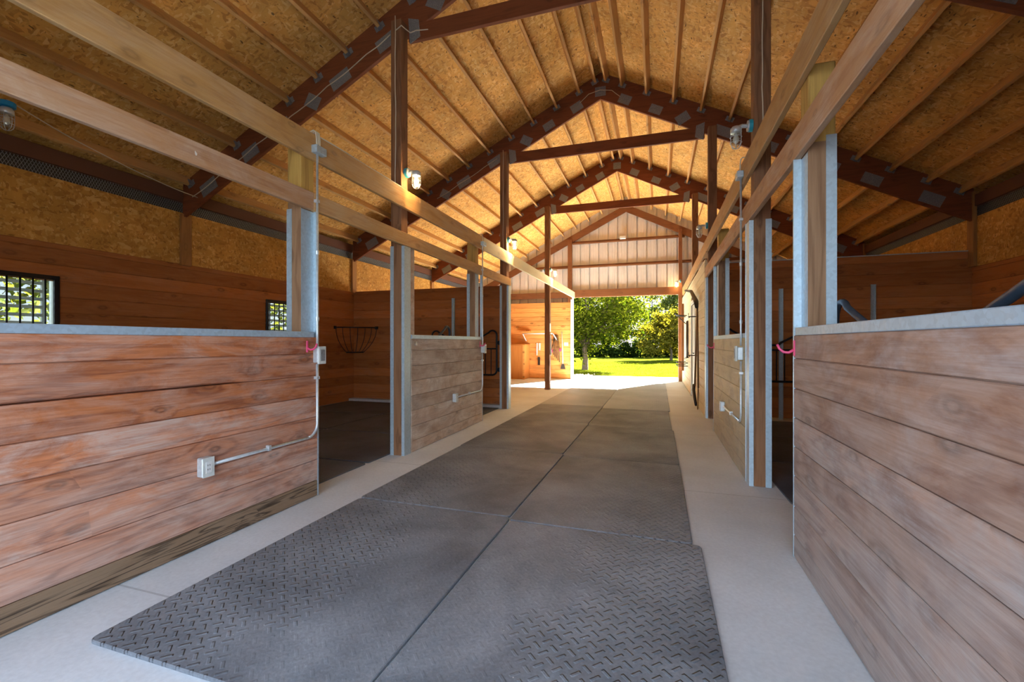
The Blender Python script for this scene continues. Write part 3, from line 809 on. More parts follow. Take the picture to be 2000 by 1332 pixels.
# ------------------------------------------------------------------ stall fronts
ZB = [0.126, 0.29, 0.466, 0.634, 0.80, 0.967, 1.14, 1.272]
def wane(y):
    t = (y - 0.9) / 1.45
    if t < 0 or t > 1: return 0.0
    return .030 * math.sin(PI * min(1, t * 1.05)) ** .8 * (0.75 + .25 * math.sin(y * 9) + .12 * math.sin(y * 23)) * (1 if t < .95 else 0)
def stall_front(side, y0, y1, mat, label, kick='board_treated', wn=False, ends=(True, True)):
    face = LF if side < 0 else RF; back = face + side * .038; S_ = side
    t = thing('stall_wall', label, 'stall front wall', (face + side * .02, (y0 + y1) / 2, 0), 'boarded stall fronts')
    m_ = MB()
    for a, b in zip(ZB[:-1], ZB[1:]):
        m_.board('y', y0 + .002, y1 - .002, a, b, face, back, .005, wane if (wn and abs(a - .967) < .01) else None)
    part(m_, 'board_panel', mat, t)
    k_ = MB(); k_.board('y', y0 + .002, y1 - .002, 0.0, ZB[0], face, back, .005)
    part(k_, 'kick_board', kick, t)
    c_ = MB()
    xs = sorted((face - side * .004, back))
    c_.box(xs[0], xs[1], y0, y1 - .04, 1.272, 1.316)
    part(c_, 'steel_cap', 'steel_cap', t, bevel=.003)
    e_ = MB()
    for on, y in ((ends[0], y0), (ends[1], y1)):
        if on:
            sg = 1 if y == y1 else -1
            ya, yb = sorted((y - sg * .001, y + sg * .012))
            e_.box(min(face - side * .002, back), max(face - side * .002, back), ya, yb, 0, 2.284)
    if e_.v: part(e_, 'steel_end_trim', 'steel', t)
    return t
stall_front(-1, Y0, 2.945, 'board_red', 'nearest left stall front of reddish weathered boards with steel cap', wn=True, ends=(False, True))
stall_front(-1, 4.40, 6.52, 'board_grey', 'farther left stall front of bleached grey-brown boards', kick='board_grey', ends=(False, True))
stall_front(1, Y0, 2.95, 'board_purple', 'nearest right stall front of grey-brown weathered boards with steel cap', kick='board_purple', ends=(False, True))
stall_front(1, 4.43, 6.78, 'board_olive', 'farther right stall front of pale yellowish boards', kick='board_olive', ends=(True, True))

# long pale board wall on the far right with a door
tw = MB(); DYA, DYB = 9.95, 11.0
planks(tw, 'y', 8.02, 14.86, 0, 2.60, RF, RF + .038, None, .15, [(DYA, DYB, 0, 2.12)])
struct(tw.build('wall_tack_room', 'board_pale'))
dr = bpy.data.objects.new('door_1', None); C.objects.link(dr); dr.location = (RF, DYA, 0); struct(dr)
part(MB().box(RF + .02, RF + .06, DYA + .04, DYB - .04, .01, 2.06), 'door_slab', 'white_dirty', dr)
part(MB().box(RF - .012, RF + .01, DYA - .05, DYA + .03, 0, 2.15).box(RF - .012, RF + .01, DYB - .03, DYB + .05, 0, 2.15).box(RF - .012, RF + .01, DYA + .03, DYB - .03, 2.07, 2.15), 'door_frame', 'white', dr)
part(MB().tube([(RF + .02, DYA + .12, 1.0), (RF - .03, DYA + .12, 1.0), (RF - .03, DYA + .2, 1.0)], .01, 8), 'door_handle', 'black_metal', dr)

# ------------------------------------------------------------------ partitions inside the stalls
def partition(x0, x1, y, top, label, cap):
    t = thing('stall_partition', label, 'partition wall', ((x0 + x1) / 2, y, 0))
    m_ = MB(); planks(m_, 'x', x0, x1, 0.03, top, y, y + .04, .15)
    part(m_, 'board_panel', 'stall_x', t)
    if cap: part(MB().box(x0, x1, y - .004, y + .05, top, top + .014), 'steel_cap', 'steel', t)
    return t
partition(WL + .002, LF - .045, 8.06, 2.31, 'reddish board partition across the back of the left stalls', False)
partition(RF + .045, WR - .002, 8.08, 2.53, 'tall reddish board partition behind the right stalls', True)
# kerb at the foot of the left partition
struct(MB().box(WL, LF - .17, 7.90, 8.055, 0, .05).build('trim_9', 'concrete'))
def strip(x, y, z1, label):
    m_ = MB(); m_.box(x - .03, x - .022, y - .03, y, 0, z1).box(x + .022, x + .03, y - .03, y, 0, z1).box(x - .022, x + .022, y - .012, y, 0, z1)
    tag(m_.build('steel_channel_post', 'steel', org=(x, y, 0)), label, 'steel channel', 'steel channels on the partitions')
strip(-3.82, 8.055, 2.1, 'upright steel channel on the left stall partition')
strip(1.87, 8.075, 2.08, 'upright steel channel seen through the first right doorway')
strip(3.09, 8.075, 2.10, 'upright steel channel seen above the nearest right stall front')

# ------------------------------------------------------------------ rubber mats
def mat_obj(x0, x1, y0, y1, mat, label, group, z=0.0, th=.018, rot=0.0):
    cx, cy = (x0 + x1) / 2, (y0 + y1) / 2; hx, hy = (x1 - x0) / 2, (y1 - y0) / 2; r = .03
    pts = []
    for (sx, sy, a0) in ((1, 1, 0), (-1, 1, 90), (-1, -1, 180), (1, -1, 270)):
        for k in range(4):
            a = math.radians(a0 + 30 * k); pts.append((sx * (hx - r) + r * math.cos(a), sy * (hy - r) + r * math.sin(a)))
    m_ = MB(); m_.prism(pts, 'z', 0, th)
    o = m_.build('rubber_mat', mat, org=(0, 0, 0), bevel=.004); o.location = (cx, cy, z); o.rotation_euler.z = math.radians(rot)
    return tag(o, label, 'rubber mat', group)
GR = 'rubber mats down the aisle'
LR = ['nearest', 'second', 'third', 'fourth', 'fifth', 'sixth', 'farthest']
ly = [1.20, 2.965, 4.82, 6.74, 8.58, 10.42, 12.26, 14.08]
for k in range(6):
    rt = [.25, .6, .35, .3, .2, 0][k]
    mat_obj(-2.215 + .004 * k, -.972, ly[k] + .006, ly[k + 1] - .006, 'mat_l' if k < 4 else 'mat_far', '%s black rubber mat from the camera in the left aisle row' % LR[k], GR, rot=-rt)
ry = [1.07, 2.905, 4.73, 6.56, 8.37, 10.2, 12.03, 13.86]
rx = [.247, .21, .215, .195, .22, .225, .235]
for k in range(7):
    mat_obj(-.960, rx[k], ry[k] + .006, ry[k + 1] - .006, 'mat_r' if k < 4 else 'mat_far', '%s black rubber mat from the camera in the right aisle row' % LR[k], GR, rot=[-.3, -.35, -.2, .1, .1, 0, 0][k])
LM = ['nearest', 'second', 'third', 'fourth', 'fifth']
for k in range(4):
    for c, (xa, xb) in enumerate(((-4.44, -2.79), (-6.1, -4.46))):
        mat_obj(xa, xb, 2.55 + 1.33 * k, 2.55 + 1.33 * k + 1.30, 'mat_stall', '%s dark floor mat in the left stalls, %s' % (LM[k], 'beside the aisle wall' if c == 0 else 'beside the side wall'), 'dark mats in the stalls', th=.012)
        xc, xd = ((.97, 2.6), (2.62, 4.2))[c]
        mat_obj(xc, xd, 2.55 + 1.33 * k, 2.55 + 1.33 * k + 1.30, 'mat_stall', '%s dark floor mat in the right stalls, %s' % (LM[k], 'beside the aisle wall' if c == 0 else 'beside the side wall'), 'dark mats in the stalls', th=.012)

# ------------------------------------------------------------------ stall gates with yoke tops
def gate(hx, hy, ang, label, mat='black_metal', W=1.34):
    """leaf built along +u from the hinge, then turned by ang"""
    zb, zm, zt_ = .62, 1.13, 1.45; r = .017
    t = thing('stall_gate', label, 'stall gate', (hx, hy, 0), 'yoke gates of the stalls')
    def frame_path():
        p = []
        c = .09
        def arc(cx, cz, a0, a1, rr, n=7):
            for i in range(n + 1):
                a = math.radians(a0 + (a1 - a0) * i / n); p.append((cx + rr * math.cos(a), 0, cz + rr * math.sin(a)))
        arc(c, zb + c, 270, 180, c); arc(.085, zt_ - .085, 180, 35, .085)
        arc(W / 2 - .10, zm + .14, 215, 270, .14 * .6, 4); arc(W / 2 + .10, zm + .14, 270, 325, .14 * .6, 4)
        arc(W - .085, zt_ - .085, 145, 0, .085); arc(W - c, zb + c, 0, -90, c)
        return p
    m1 = MB(); m1.tube(frame_path(), r, 10, closed=True)
    m2 = MB(); m2.tube([(.0, 0, zm - .02), (W, 0, zm - .02)], .014, 8)
    m3 = MB()
    for k in range(1, 12): m3.tube([(W * k / 12, 0, zb), (W * k / 12, 0, zm - .02)], .0085, 8)
    m4 = MB()
    for z in (.72, 1.22): m4.box(-.07, .0, -.012, .012, z - .03, z + .03); m4.lathe([(.018, z - .04), (.018, z + .04)], (-.05, 0, 0), 10)
    for nm, mm in (('gate_frame', m1), ('gate_rail', m2), ('gate_bars', m3), ('hinge', m4)):
        o = mm.build(nm, mat, smooth=(nm != 'hinge')); o.parent = t
    t.rotation_euler.z = ang
    return t
gate(LF - .24, 7.845, PI, 'black yoke gate swung against the left stall partition')
gate(LF - .184, 4.40, PI / 2 , 'black yoke gate folded behind the farther left stall front', 'blue_black')
gate(RF + .24, 7.90, 0, 'black barred yoke gate seen through the first right doorway')
gate(RF + .19, 2.90, -PI / 2, 'blue-black yoke gate peeking over the nearest right stall front', 'blue_black', 1.56)

# ------------------------------------------------------------------ corner hay feeder
hf = thing('hay_feeder', 'black wire corner hay feeder in the left stall corner', 'hay feeder', (WL + .02, 8.02, 1.0))
tp = []; bt = []
for i in range(13):
    a = math.radians(90 * i / 12); tp.append((WL + .03 + .56 * math.sin(a) , 8.03 - .56 * math.cos(a), 1.53)); bt.append((WL + .03 + .24 * math.sin(a), 8.03 - .24 * math.cos(a), 1.02))
part(MB().tube(tp, .011, 8), 'top_hoop', 'black_metal', hf, smooth=True)
part(MB().tube(bt, .011, 8), 'bottom_hoop', 'black_metal', hf, smooth=True)
bars = MB()
for i in range(0, 13, 2):
    a = math.radians(90 * i / 12); pts = []
    for q in range(9):
        tt = q / 8; rr = .56 - .32 * tt ** 2.2; pts.append((WL + .03 + rr * math.sin(a), 8.03 - rr * math.cos(a), 1.53 - .51 * tt))
    bars.tube(pts, .006, 6)
part(bars, 'feeder_bars', 'black_metal', hf, smooth=True)
part(MB().box(WL + .001, WL + .02, 7.44, 7.50, 1.50, 1.56).box(WL + .55, WL + .61, 8.03, 8.058, 1.50, 1.56), 'wall_bracket', 'black_metal', hf)

# ------------------------------------------------------------------ electrics on the stall fronts
def arc_pts(c, r, a0, a1, n, f):
    return [f(c[0] + r * math.cos(math.radians(a0 + (a1 - a0) * i / n)), c[1] + r * math.sin(math.radians(a0 + (a1 - a0) * i / n))) for i in range(n + 1)]
def electrics(side, yv, yo, names, top=True, zt_=2.74):
    face = LF if side < 0 else RF; s = -side; X = face + s * .016
    d = 1 if yo < yv else -1      # the outlet lies at yo, the riser at yv
    F = lambda u, z: (X, u, z)
    br = .10
    pts = [F(yo + d * .045, .49), F(yv - d * br, .49)]
    a0, a1 = (270, 360) if d > 0 else (270, 180)
    pts += arc_pts((yv - d * br, .49 + br), br, a0, a1, 7, F)
    pts += [F(yv, 1.06)]
    t = thing('conduit', names[0], 'conduit', (X, yv, .49), 'wall conduits')
    part(MB().tube(pts, .0105, 10), 'lower_pipe', 'conduit', t, smooth=True)
    off = face + s * .016
    part(MB().tube([(off, yv, 1.20), (off, yv, 1.32), (off, yv, zt_)], .0095, 10), 'riser_pipe', 'conduit', t, smooth=True)
    cl = MB()
    for z in (.95, 1.42, 1.95, 2.36): cl.box(min(face, face + s * .03), max(face, face + s * .03), yv - .02, yv + .014, z - .011, z + .011) if z < 1.2 or z > 2.28 else cl.tube([(off, yv, z - .015), (off, yv, z + .015)], .014, 8)
    cl.box(min(face, face + s * .03), max(face, face + s * .03), (yo + yv) / 2 - .01, (yo + yv) / 2 + .01, .475, .512)
    part(cl, 'pipe_clamp', 'conduit', t)
    # outlet
    ob = thing('power_outlet', names[1], 'outlet', (face, yo, .49), 'outlets low on the stall fronts')
    x0, x1 = sorted((face + s * .001, face + s * .05))
    part(MB().box(x0, x1, yo - .036, yo + .036, .43, .545), 'outlet_box', 'conduit', ob, bevel=.006)
    xa, xb = sorted((face + s * .05, face + s * .054))
    part(MB().box(xa, xb, yo - .036, yo + .036, .43, .545), 'cover_plate', 'white_dirty', ob)
    xa, xb = sorted((face + s * .054, face + s * .056))
    sf = part(MB().box(xa, xb, yo - .018, yo + .018, .455, .52), 'socket_face', 'white', ob)
    xa, xb = sorted((face + s * .056, face + s * .0565))
    sl = MB()
    for z in (.50, .475):
        sl.box(xa, xb, yo - .008, yo - .005, z - .005, z + .005).box(xa, xb, yo + .004, yo + .007, z - .005, z + .005)
    part(sl, 'socket_slots', 'black_metal', sf)
    # switch box
    sb = thing('switch_box', names[2], 'switch box', (face, yv + .01, 1.13), 'switch boxes at the doorways')
    x0, x1 = sorted((face + s * .001, face + s * .05))
    part(MB().box(x0, x1, yv - .034, yv + .036, 1.07, 1.19), 'box_body', 'conduit', sb, bevel=.006)
    x0, x1 = sorted((face + s * .05, face + s * .068))
    wc = part(MB().box(x0, x1, yv - .040, yv + .042, 1.06, 1.20), 'weather_cover', 'white_dirty', sb, bevel=.004)
    x0, x1 = sorted((face + s * .068, face + s * .071))
    part(MB().box(x0, x1, yv - .022, yv + .024, 1.085, 1.175), 'switch_face', 'plate', wc)
    return t
electrics(-1, 2.925, 1.985, ('steel conduit climbing the end of the nearest left stall front', 'white power outlet low on the nearest left stall front', 'grey switch box on the nearest left stall front end'))
electrics(-1, 6.49, 5.48, ('steel conduit climbing the end of the farther left stall front', 'power outlet low on the farther left stall front', 'switch box on the farther left stall front end'))
electrics(1, 4.56, 5.72, ('steel conduit looping up the near end of the farther right stall front', 'power outlet low on the farther right stall front', 'switch box at near end of the farther right stall front'))

def top_box(side, y, label, wires):
    face = LF if side < 0 else RF; s = -side
    t = thing('junction_box', label, 'junction box', (face, y, 2.76), 'boxes on the upper rails')
    x0, x1 = sorted((face + s * .001, face + s * .055))
    part(MB().box(x0, x1, y - .055, y + .06, 2.735, 2.795), 'box_body', 'steel', t, bevel=.003)
    wm = MB()
    for k in range(wires):
        yy = y - .022 + .018 * k
        zt_ = 2.895
        wm.tube([(face + s * .026, yy, 2.79), (face + s * .026, yy - .003, 2.86), (face + s * .02, yy - .005, zt_ + .012), (face + s * .003, yy - .01, zt_ + .024), (face - s * .03, yy - .014, zt_ + .012)], .0055, 7)
    part(wm, 'wires', 'romex', t, smooth=True)
top_box(-1, 2.93, 'steel box on upper left rail with three cream wires', 3)
top_box(-1, 6.50, 'small steel box on the farther part of upper left rail', 1)
top_box(1, 4.56, 'small box atop the conduit on the upper right rail', 1)

# ------------------------------------------------------------------ cables
def cable(pts, label, r=.0055):
    m_ = MB(); P = [Vector(p) for p in pts]; Q = []
    for i in range(len(P) - 1):
        n = max(2, int((P[i + 1] - P[i]).length / .12))
        for k in range(n):
            q = P[i].lerp(P[i + 1], k / n)
            q.z -= .018 * math.sin(PI * k / n) * (1 if abs(P[i + 1].x - P[i].x) > .3 or abs(P[i + 1].y - P[i].y) > .5 else 0)
            q.x += .003 * math.sin(i * 3 + k * 1.3)
            Q.append(q)
    Q.append(P[-1]); m_.tube(Q, r, 7)
    tag(m_.build('electric_cable', 'romex', org=P[0], smooth=True), label, 'cable', 'cream cables stapled to the timbers')
def on_truss(ty, offs, s=-1, dz=.14):
    return [(XC + s * o, ty - .012, under(o) + dz) for o in offs]
cable(on_truss(TY[0], [5.0, 4.45, 3.9, 3.35, 2.8, 2.25, 1.93], dz=.16), 'cream cable along the left side of the nearest truss')
cable([(LF - .105, 4.235, 4.78), (LF - .105, 4.235, 4.2), (LF - .10, 4.235, 3.6), (LF - .105, 4.235, 2.9)], 'cream cable down the face of the nearest left tall post')
cable([(LF - .10, 4.235, 4.62), (LF - .03, 4.235, 4.66), (LF - .02, TY[0] - .014, 4.69), (XC - 1.60, TY[0] - .014, 4.70), (XC - 1.45, TY[0] - .014, 4.68)], 'short cable loop from nearest left post to the first tie beam')
cable(on_truss(TY[1], [3.2, 2.7, 2.2, 1.93], dz=.15), 'cream cable along the left side of the second truss')
cable([(LF - .105, 7.82, 4.78), (LF - .105, 7.82, 4.0), (LF - .105, 7.82, 2.9)], 'cream cable down the second left tall post')
cable([(LF - .01, 2.99, 2.902), (LF - .01, 3.3, 2.906), (LF - .01, 3.7, 2.902), (LF - .012, 4.2, 2.903)], 'cream cable lying along the top of the upper left rail')
cable([(RF + .10, 4.27, 4.78), (RF + .105, 4.27, 4.0), (RF + .10, 4.27, 3.4), (RF + .11, 4.27, 2.9)], 'cream cable down the nearest right tall post')
cable([(XC - .36, TY[1] - .03, 5.50), (XC - .2, TY[1] - .05, 5.62), (XC, TY[1] - .05, 5.66), (XC + .2, TY[1] - .05, 5.62), (XC + .34, TY[1] - .03, 5.50)], 'cable arching over the peak of the second truss')
cable([(WL + .9, 2.3, 3.30), (WL + .62, 3.3, 3.18), (WL + .35, 4.38, 3.16)], 'cable from the blue-topped stall lamp to the first truss end')

# ------------------------------------------------------------------ jelly jar lamps
def lamp(x, y, z, s, lit, label, box='teal', pendant=False):
    """s: +1 arm comes from the -X side, -1 from the +X side"""
    t = thing('cage_lamp', label, 'lamp', (x, y, z), 'caged jar lamps')
    if not pendant:
        xb = x - s * .115
        part(MB().lathe([(.052, -.014), (.052, .014)], (xb + s * .0, y, z + .075), 20, 'x'), 'wall_box', box, t, smooth=False)
        part(MB().lathe([(.046, .0), (.046, .012)] if s > 0 else [(.046, -.012), (.046, .0)], (xb + s * .0145, y, z + .075), 20, 'x'), 'mount_plate', 'conduit', t)
        part(MB().tube([(xb + s * .02, y, z + .075), (x - s * .05, y, z + .082), (x - s * .01, y, z + .07), (x, y, z + .05)], [.017, .017, .02, .03], 10), 'arm', 'conduit', t, smooth=True)
    else:
        part(MB().lathe([(.052, .085), (.058, .09), (.058, .125), (.052, .13)], (x, y, z), 20), 'wall_box', box, t)
    part(MB().lathe([(.012, .085), (.034, .08), (.046, .062), (.047, .03), (.043, .026)], (x, y, z), 22), 'lamp_cap', 'conduit', t, smooth=True)
    part(MB().lathe([(.038, .03), (.040, 0), (.040, -.05), (.034, -.078), (.02, -.094), (0.0005, -.1)], (x, y, z), 22), 'glass_jar', 'jar', t, smooth=True)
    cg = MB()
    for k in range(6):
        a = PI * 2 * k / 6 + .3
        cg.tube([(x + math.cos(a) * r_, y + math.sin(a) * r_, z + h_) for r_, h_ in ((.047, .035), (.047, 0), (.047, -.055), (.040, -.085), (.024, -.105), (.006, -.112))], .0024, 6)
    for h_, r_ in ((-.01, .047), (-.058, .047)):
        cg.tube([(x + math.cos(2 * PI * k / 20) * r_, y + math.sin(2 * PI * k / 20) * r_, z + h_) for k in range(20)], .0024, 6, closed=True)
    part(cg, 'wire_cage', 'conduit', t, smooth=True)
    part(MB().lathe([(.012, .03), (.013, .01), (.022, -.01), (.026, -.03), (.022, -.052), (.010, -.064), (.0005, -.067)], (x, y, z), 16), 'bulb', 'bulb_on' if lit else 'bulb_off', t, smooth=True)
    if lit:
        ld = bpy.data.lights.new('bulb_light', 'POINT'); ld.energy = LAMP_POWER * lit; ld.color = LAMP_COLOR; ld.shadow_soft_size = .03
        lo = bpy.data.objects.new('bulb_light', ld); C.objects.link(lo); lo.parent = t; lo.location = (0, 0, -.03)
    return t
lamp(LF + .10, 4.33, 3.02, 1, .3, 'lit caged jar lamp on the nearest left tall post')
lamp(LF + .09, 7.90, 3.06, 1, 1.1, 'lit caged jar lamp on the second left tall post')
lamp(LF + .09, 11.37, 3.04, 1, 1.0, 'lit caged jar lamp on right side of the free-standing post')
lamp(LF - .29, 11.37, 3.04, -1, 0, 'unlit caged jar lamp on left side of the free-standing post')
lamp(RF - .09, 4.34, 3.04, -1, 0, 'unlit caged jar lamp with teal box on the nearest right tall post')
lamp(RF - .09, 7.93, 3.06, -1, 0, 'unlit caged jar lamp on the second right tall post')
lamp(DR - .06, 14.80, 3.05, -1, .25, 'lit caged jar lamp at top right of the far doorway')
lamp(WL + .9, 2.3, 3.15, 1, 0, 'unlit caged jar lamp with blue box in the nearest left stall', 'blue', True)

# ------------------------------------------------------------------ hooks
def hook(x, y, z, s, label, along=1):
    t = thing('bridle_hook', label, 'hook', (x, y, z), 'pink plastic hooks')
    part(MB().box(min(x, x + s * .008), max(x, x + s * .008), y - .009, y + .009, z - .045, z + .045), 'hook_plate', 'pink', t, bevel=.002)
    P = [(x + s * .006, y, z - .01), (x + s * .03, y + along * .006, z - .026), (x + s * .055, y + along * .01, z - .022), (x + s * .075, y + along * .012, z - .004), (x + s * .086, y + along * .013, z + .022)]
    part(MB().tube(P, [.009, .008, .008, .007, .007], 8), 'hook_arm', 'pink', t, smooth=True)
hook(LF, 2.83, 1.20, 1, 'bright pink hook at end of the nearest left stall front')
hook(LF, 6.42, 1.20, 1, 'dark pink hook at end of the farther left stall front')
hook(RF, 2.93, 1.20, -1, 'bright pink hook at end of the nearest right stall front')
hook(RF, 6.72, 1.18, -1, 'dark pink hook at far end of the farther right stall front')
rg = thing('tie_ring', 'small steel tie ring at top near corner of farther left stall front', 'ring', (LF, 4.47, 1.22))
part(MB().lathe([(.028, 0), (.028, .006), (.01, .012)], (LF, 4.47, 1.22), 16, 'x'), 'ring_plate', 'hub', rg)
part(MB().tube([(LF + .02, 4.47 + .02 * math.cos(2 * PI * k / 14), 1.215 + .02 * math.sin(2 * PI * k / 14)) for k in range(14)], .004, 6, closed=True), 'ring', 'hub', rg, smooth=True)

# ------------------------------------------------------------------ far left corner: chest, racks, tools
YW = YG - .135
ch = thing('feed_chest', 'orange plywood feed chest against the far left board wall', 'chest', (-4.5, YW - .35, 0))
part(MB().box(-5.5, -4.18, YW - .62, YW - .01, 0, 1.13), 'chest_body', 'pine_z', ch, bevel=.006)
part(MB().box(-5.52, -4.16, YW - .64, YW - .005, 1.135, 1.16), 'chest_lid', 'pine_z', ch, bevel=.004)
part(MB().box(-4.24, -4.172, YW - .632, YW - .622, 0, 1.13), 'corner_batten', 'pine_x', ch)
rk = thing('blanket_rack', 'white pole rack across the far left board wall', 'rack', (-3.7, YW, 1.6))
part(MB().tube([(-4.35, YW - .25, 1.52), (-3.30, YW - .25, 1.52)], .018, 8), 'pole', 'white', rk, smooth=True)
part(MB().tube([(-4.35, YW - .25, 1.52), (-4.30, YW - .01, 1.28)], .018, 8), 'bracket', 'white', rk, smooth=True)
part(MB().tube([(-3.30, YW - .25, 1.52), (-3.20, YW - .01, 1.28)], .018, 8), 'bracket', 'white', rk, smooth=True)
sh = MB().box(-4.5, -4.12, YW - .22, YW - .002, 1.58, 1.61)
tag(sh.build('wall_shelf', 'pine_x', org=(-4.3, YW, 1.58)), 'small wooden shelf above the orange plywood chest', 'shelf')
bm_ = thing('broom', 'long white-handled broom leaning by the far doorway', 'broom', (-3.0, YW - .05, .4))
part(MB().tube([(-3.04, YW - .03, 1.58), (-3.00, YW - .05, .50)], .014, 8), 'handle', 'white', bm_, smooth=True)
part(MB().prism([(-3.04, .50), (-2.96, .50), (-2.92, .33), (-3.08, .33)], 'y', YW - .08, YW - .03), 'broom_head', 'leather', bm_)
pf = thing('pitchfork', 'wooden handled pitchfork hanging on the far left wall', 'pitchfork', (-3.3, YW - .05, .4))
part(MB().tube([(-3.24, YW - .04, 1.5), (-3.50, YW - .05, .66)], .015, 8), 'handle', 'tool_wood', pf, smooth=True)
tn = MB()
for k in range(4): tn.tube([(-3.50 + (k - 1.5) * .02, YW - .05, .66), (-3.56 + (k - 1.5) * .05, YW - .05, .34)], .006, 6)
part(tn, 'tines', 'black_metal', pf, smooth=True)
hs = thing('halter', 'dark halters and straps hanging from the white rack', 'halter', (-3.25, YW - .06, 1.3))
hm = MB()
for k in range(5):
    x = -3.30 + k * .03
    hm.tube([(x, YW - .07, 1.48), (x - .03 + .02 * k, YW - .07, 1.1), (x + .02 * k - .02, YW - .06, .8 - .06 * k)], .012, 6)
part(hm, 'straps', 'leather', hs, smooth=True)
part(MB().box(-3.42, -3.36, YW - .04, YW - .01, .88, 1.0).box(-3.12, -3.06, YW - .04, YW - .01, .92, 1.02), 'red_tag', 'pink', hs)
op = thing('switch_plate', 'cream switch plate on the far left board wall by the doorway', 'switch', (-2.92, YW, 1.16))
part(MB().box(-2.97, -2.83, YW - .008, YW - .0005, 1.11, 1.22), 'cover_plate', 'white', op)
part(MB().box(-2.94, -2.86, YW - .011, YW - .008, 1.14, 1.19), 'switch_rocker', 'white_dirty', op)
gt = thing('grooming_tools', 'small grooming tools hung on the wall beside the chest', 'grooming tools', (-3.95, YW - .03, 1.1))
part(MB().tube([(-3.90, YW - .03, 1.2), (-3.91, YW - .03, .78)], .02, 6), 'white_stick', 'white', gt)
part(MB().box(-3.84, -3.78, YW - .05, YW - .01, .95, 1.2), 'brush', 'white_dirty', gt)
part(MB().box(-3.87, -3.80, YW - .06, YW - .01, .45, .72), 'scraper', 'leather', gt)
# things on the free-standing post
nt_ = MB().box(LF - .036, LF - .033, 11.30, 11.42, 1.50, 1.72)
tag(nt_.build('paper_note', 'white', org=(LF - .035, 11.36, 1.5)), 'white paper note on the free-standing post', 'note')
hr = thing('lead_rope', 'coiled lead rope hanging from the free-standing post', 'rope', (LF - .02, 11.36, 1.3))
cp = []
for k in range(30):
    a = 2 * PI * k / 15; cp.append((LF - .034 + .002 * k / 3, 11.37 + .05 * math.cos(a), 1.18 + .24 * math.sin(a) - .002 * k))
part(MB().tube(cp, .008, 6), 'rope_coil', 'white_dirty', hr, smooth=True)
part(MB().tube([(LF - .04, 11.37, 1.42), (LF + .02, 11.37, 1.42), (LF + .03, 11.37, 1.46)], .006, 6), 'hook', 'black_metal', hr)
fd = thing('flood_light', 'small white floodlight on the upper gable girt', 'floodlight', (-1.05, YG - .1, 4.58))
part(MB().box(-1.15, -.95, YG - .16, YG - .07, 4.57, 4.66), 'housing', 'white', fd, bevel=.012)
part(MB().box(-1.12, -.98, YG - .163, YG - .16, 4.585, 4.645), 'lens', 'bulb_off', fd)

# ------------------------------------------------------------------ right wall: hung tools and tack
TX = RF - .05
rk2 = thing('stable_rake', 'long stable rake with black head hanging on the pale right wall', 'rake', (TX, 9.0, .2))
part(MB().tube([(TX, 8.75, 1.92), (TX, 9.35, .38)], .017, 8), 'handle', 'tool_wood', rk2, smooth=True)
part(MB().tube([(TX - .01, 9.40, .40), (TX - .03, 9.30, .30), (TX - .05, 8.45, .13)], [.03, .035, .02], 8), 'rake_head', 'black_metal', rk2, smooth=True)
sh2 = thing('barn_fork', 'upturned barn fork with black head on the pale right wall', 'fork', (TX, 9.0, .3))
part(MB().tube([(TX, 8.80, 1.88), (TX, 8.58, .42)], .016, 8), 'handle', 'tool_wood', sh2, smooth=True)
part(MB().tube([(TX - .02, 8.66, 1.86), (TX - .02, 8.82, 1.98), (TX - .05, 9.55, 2.24), (TX - .12, 10.3, 2.34)], [.03, .045, .03, .022], 8), 'fork_head', 'black_metal', sh2, smooth=True)
for z, lb in ((1.72, 'upper'), (.98, 'lower')):
    br_ = MB().tube([(RF - .002, 9.12, z), (TX - .13, 9.12, z), (TX - .13, 9.12, z + .06)], .007, 6).tube([(RF - .002, 9.28, z), (TX - .13, 9.28, z)], .007, 6).tube([(TX - .11, 9.05, z - .015), (TX - .11, 9.5, z - .015)], .007, 6)
    tag(br_.build('tool_bracket', 'black_metal', org=(RF, 9.2, z), smooth=True), '%s black wire bracket holding tools on the pale right wall' % lb, 'bracket', 'tool brackets')
cd = MB(); cd.tube([(TX, 8.56, .42), (TX, 8.5, .3), (TX - .01, 8.52, .06), (TX - .01, 8.62, .03), (TX - .01, 8.72, .1), (TX, 8.6, .5)], .006, 6)
tag(cd.build('cord', 'tool_wood', org=(TX, 8.6, .1), smooth=True), 'thin brown cord hanging below the tools on the right wall', 'cord')
bd = thing('bridle', 'dark leather bridle hanging beside the white door', 'bridle', (TX, 12.0, 1.0))
b1 = MB()
for k in range(4): b1.tube([(TX + .01, 11.6 + .12 * k, 1.75), (TX + .01, 11.58 + .14 * k, 1.2), (TX + .01, 11.66 + .10 * k, .85)], .018, 6)
part(b1, 'straps', 'leather', bd, smooth=True)
part(MB().tube([(TX, 11.5, .88), (TX - .03, 12.1, .82)], .02, 6), 'bit', 'leather', bd, smooth=True)
sr = MB().tube([(RF - .002, 12.6, 1.93), (RF - .22, 12.7, 1.95), (RF - .30, 12.8, 2.0)], .014, 6).tube([(RF - .002, 13.2, 1.93), (RF - .22, 13.1, 1.95), (RF - .30, 12.8, 2.0)], .014, 6).tube([(RF - .002, 12.9, 1.72), (RF - .2, 12.9, 1.92)], .012, 6)
tag(sr.build('saddle_rack', 'black_metal', org=(RF, 12.9, 1.9), smooth=True), 'black saddle rack high on the pale right wall near the doorway', 'rack', 'wall racks by the far doorway')
sr2 = MB().tube([(RF - .002, 12.2, .62), (RF - .25, 12.3, .62), (RF - .25, 13.0, .62), (RF - .002, 13.1, .62)], .012, 6).tube([(RF - .002, 12.2, .70), (RF - .25, 12.3, .70), (RF - .25, 13.0, .70), (RF - .002, 13.1, .70)], .012, 6)
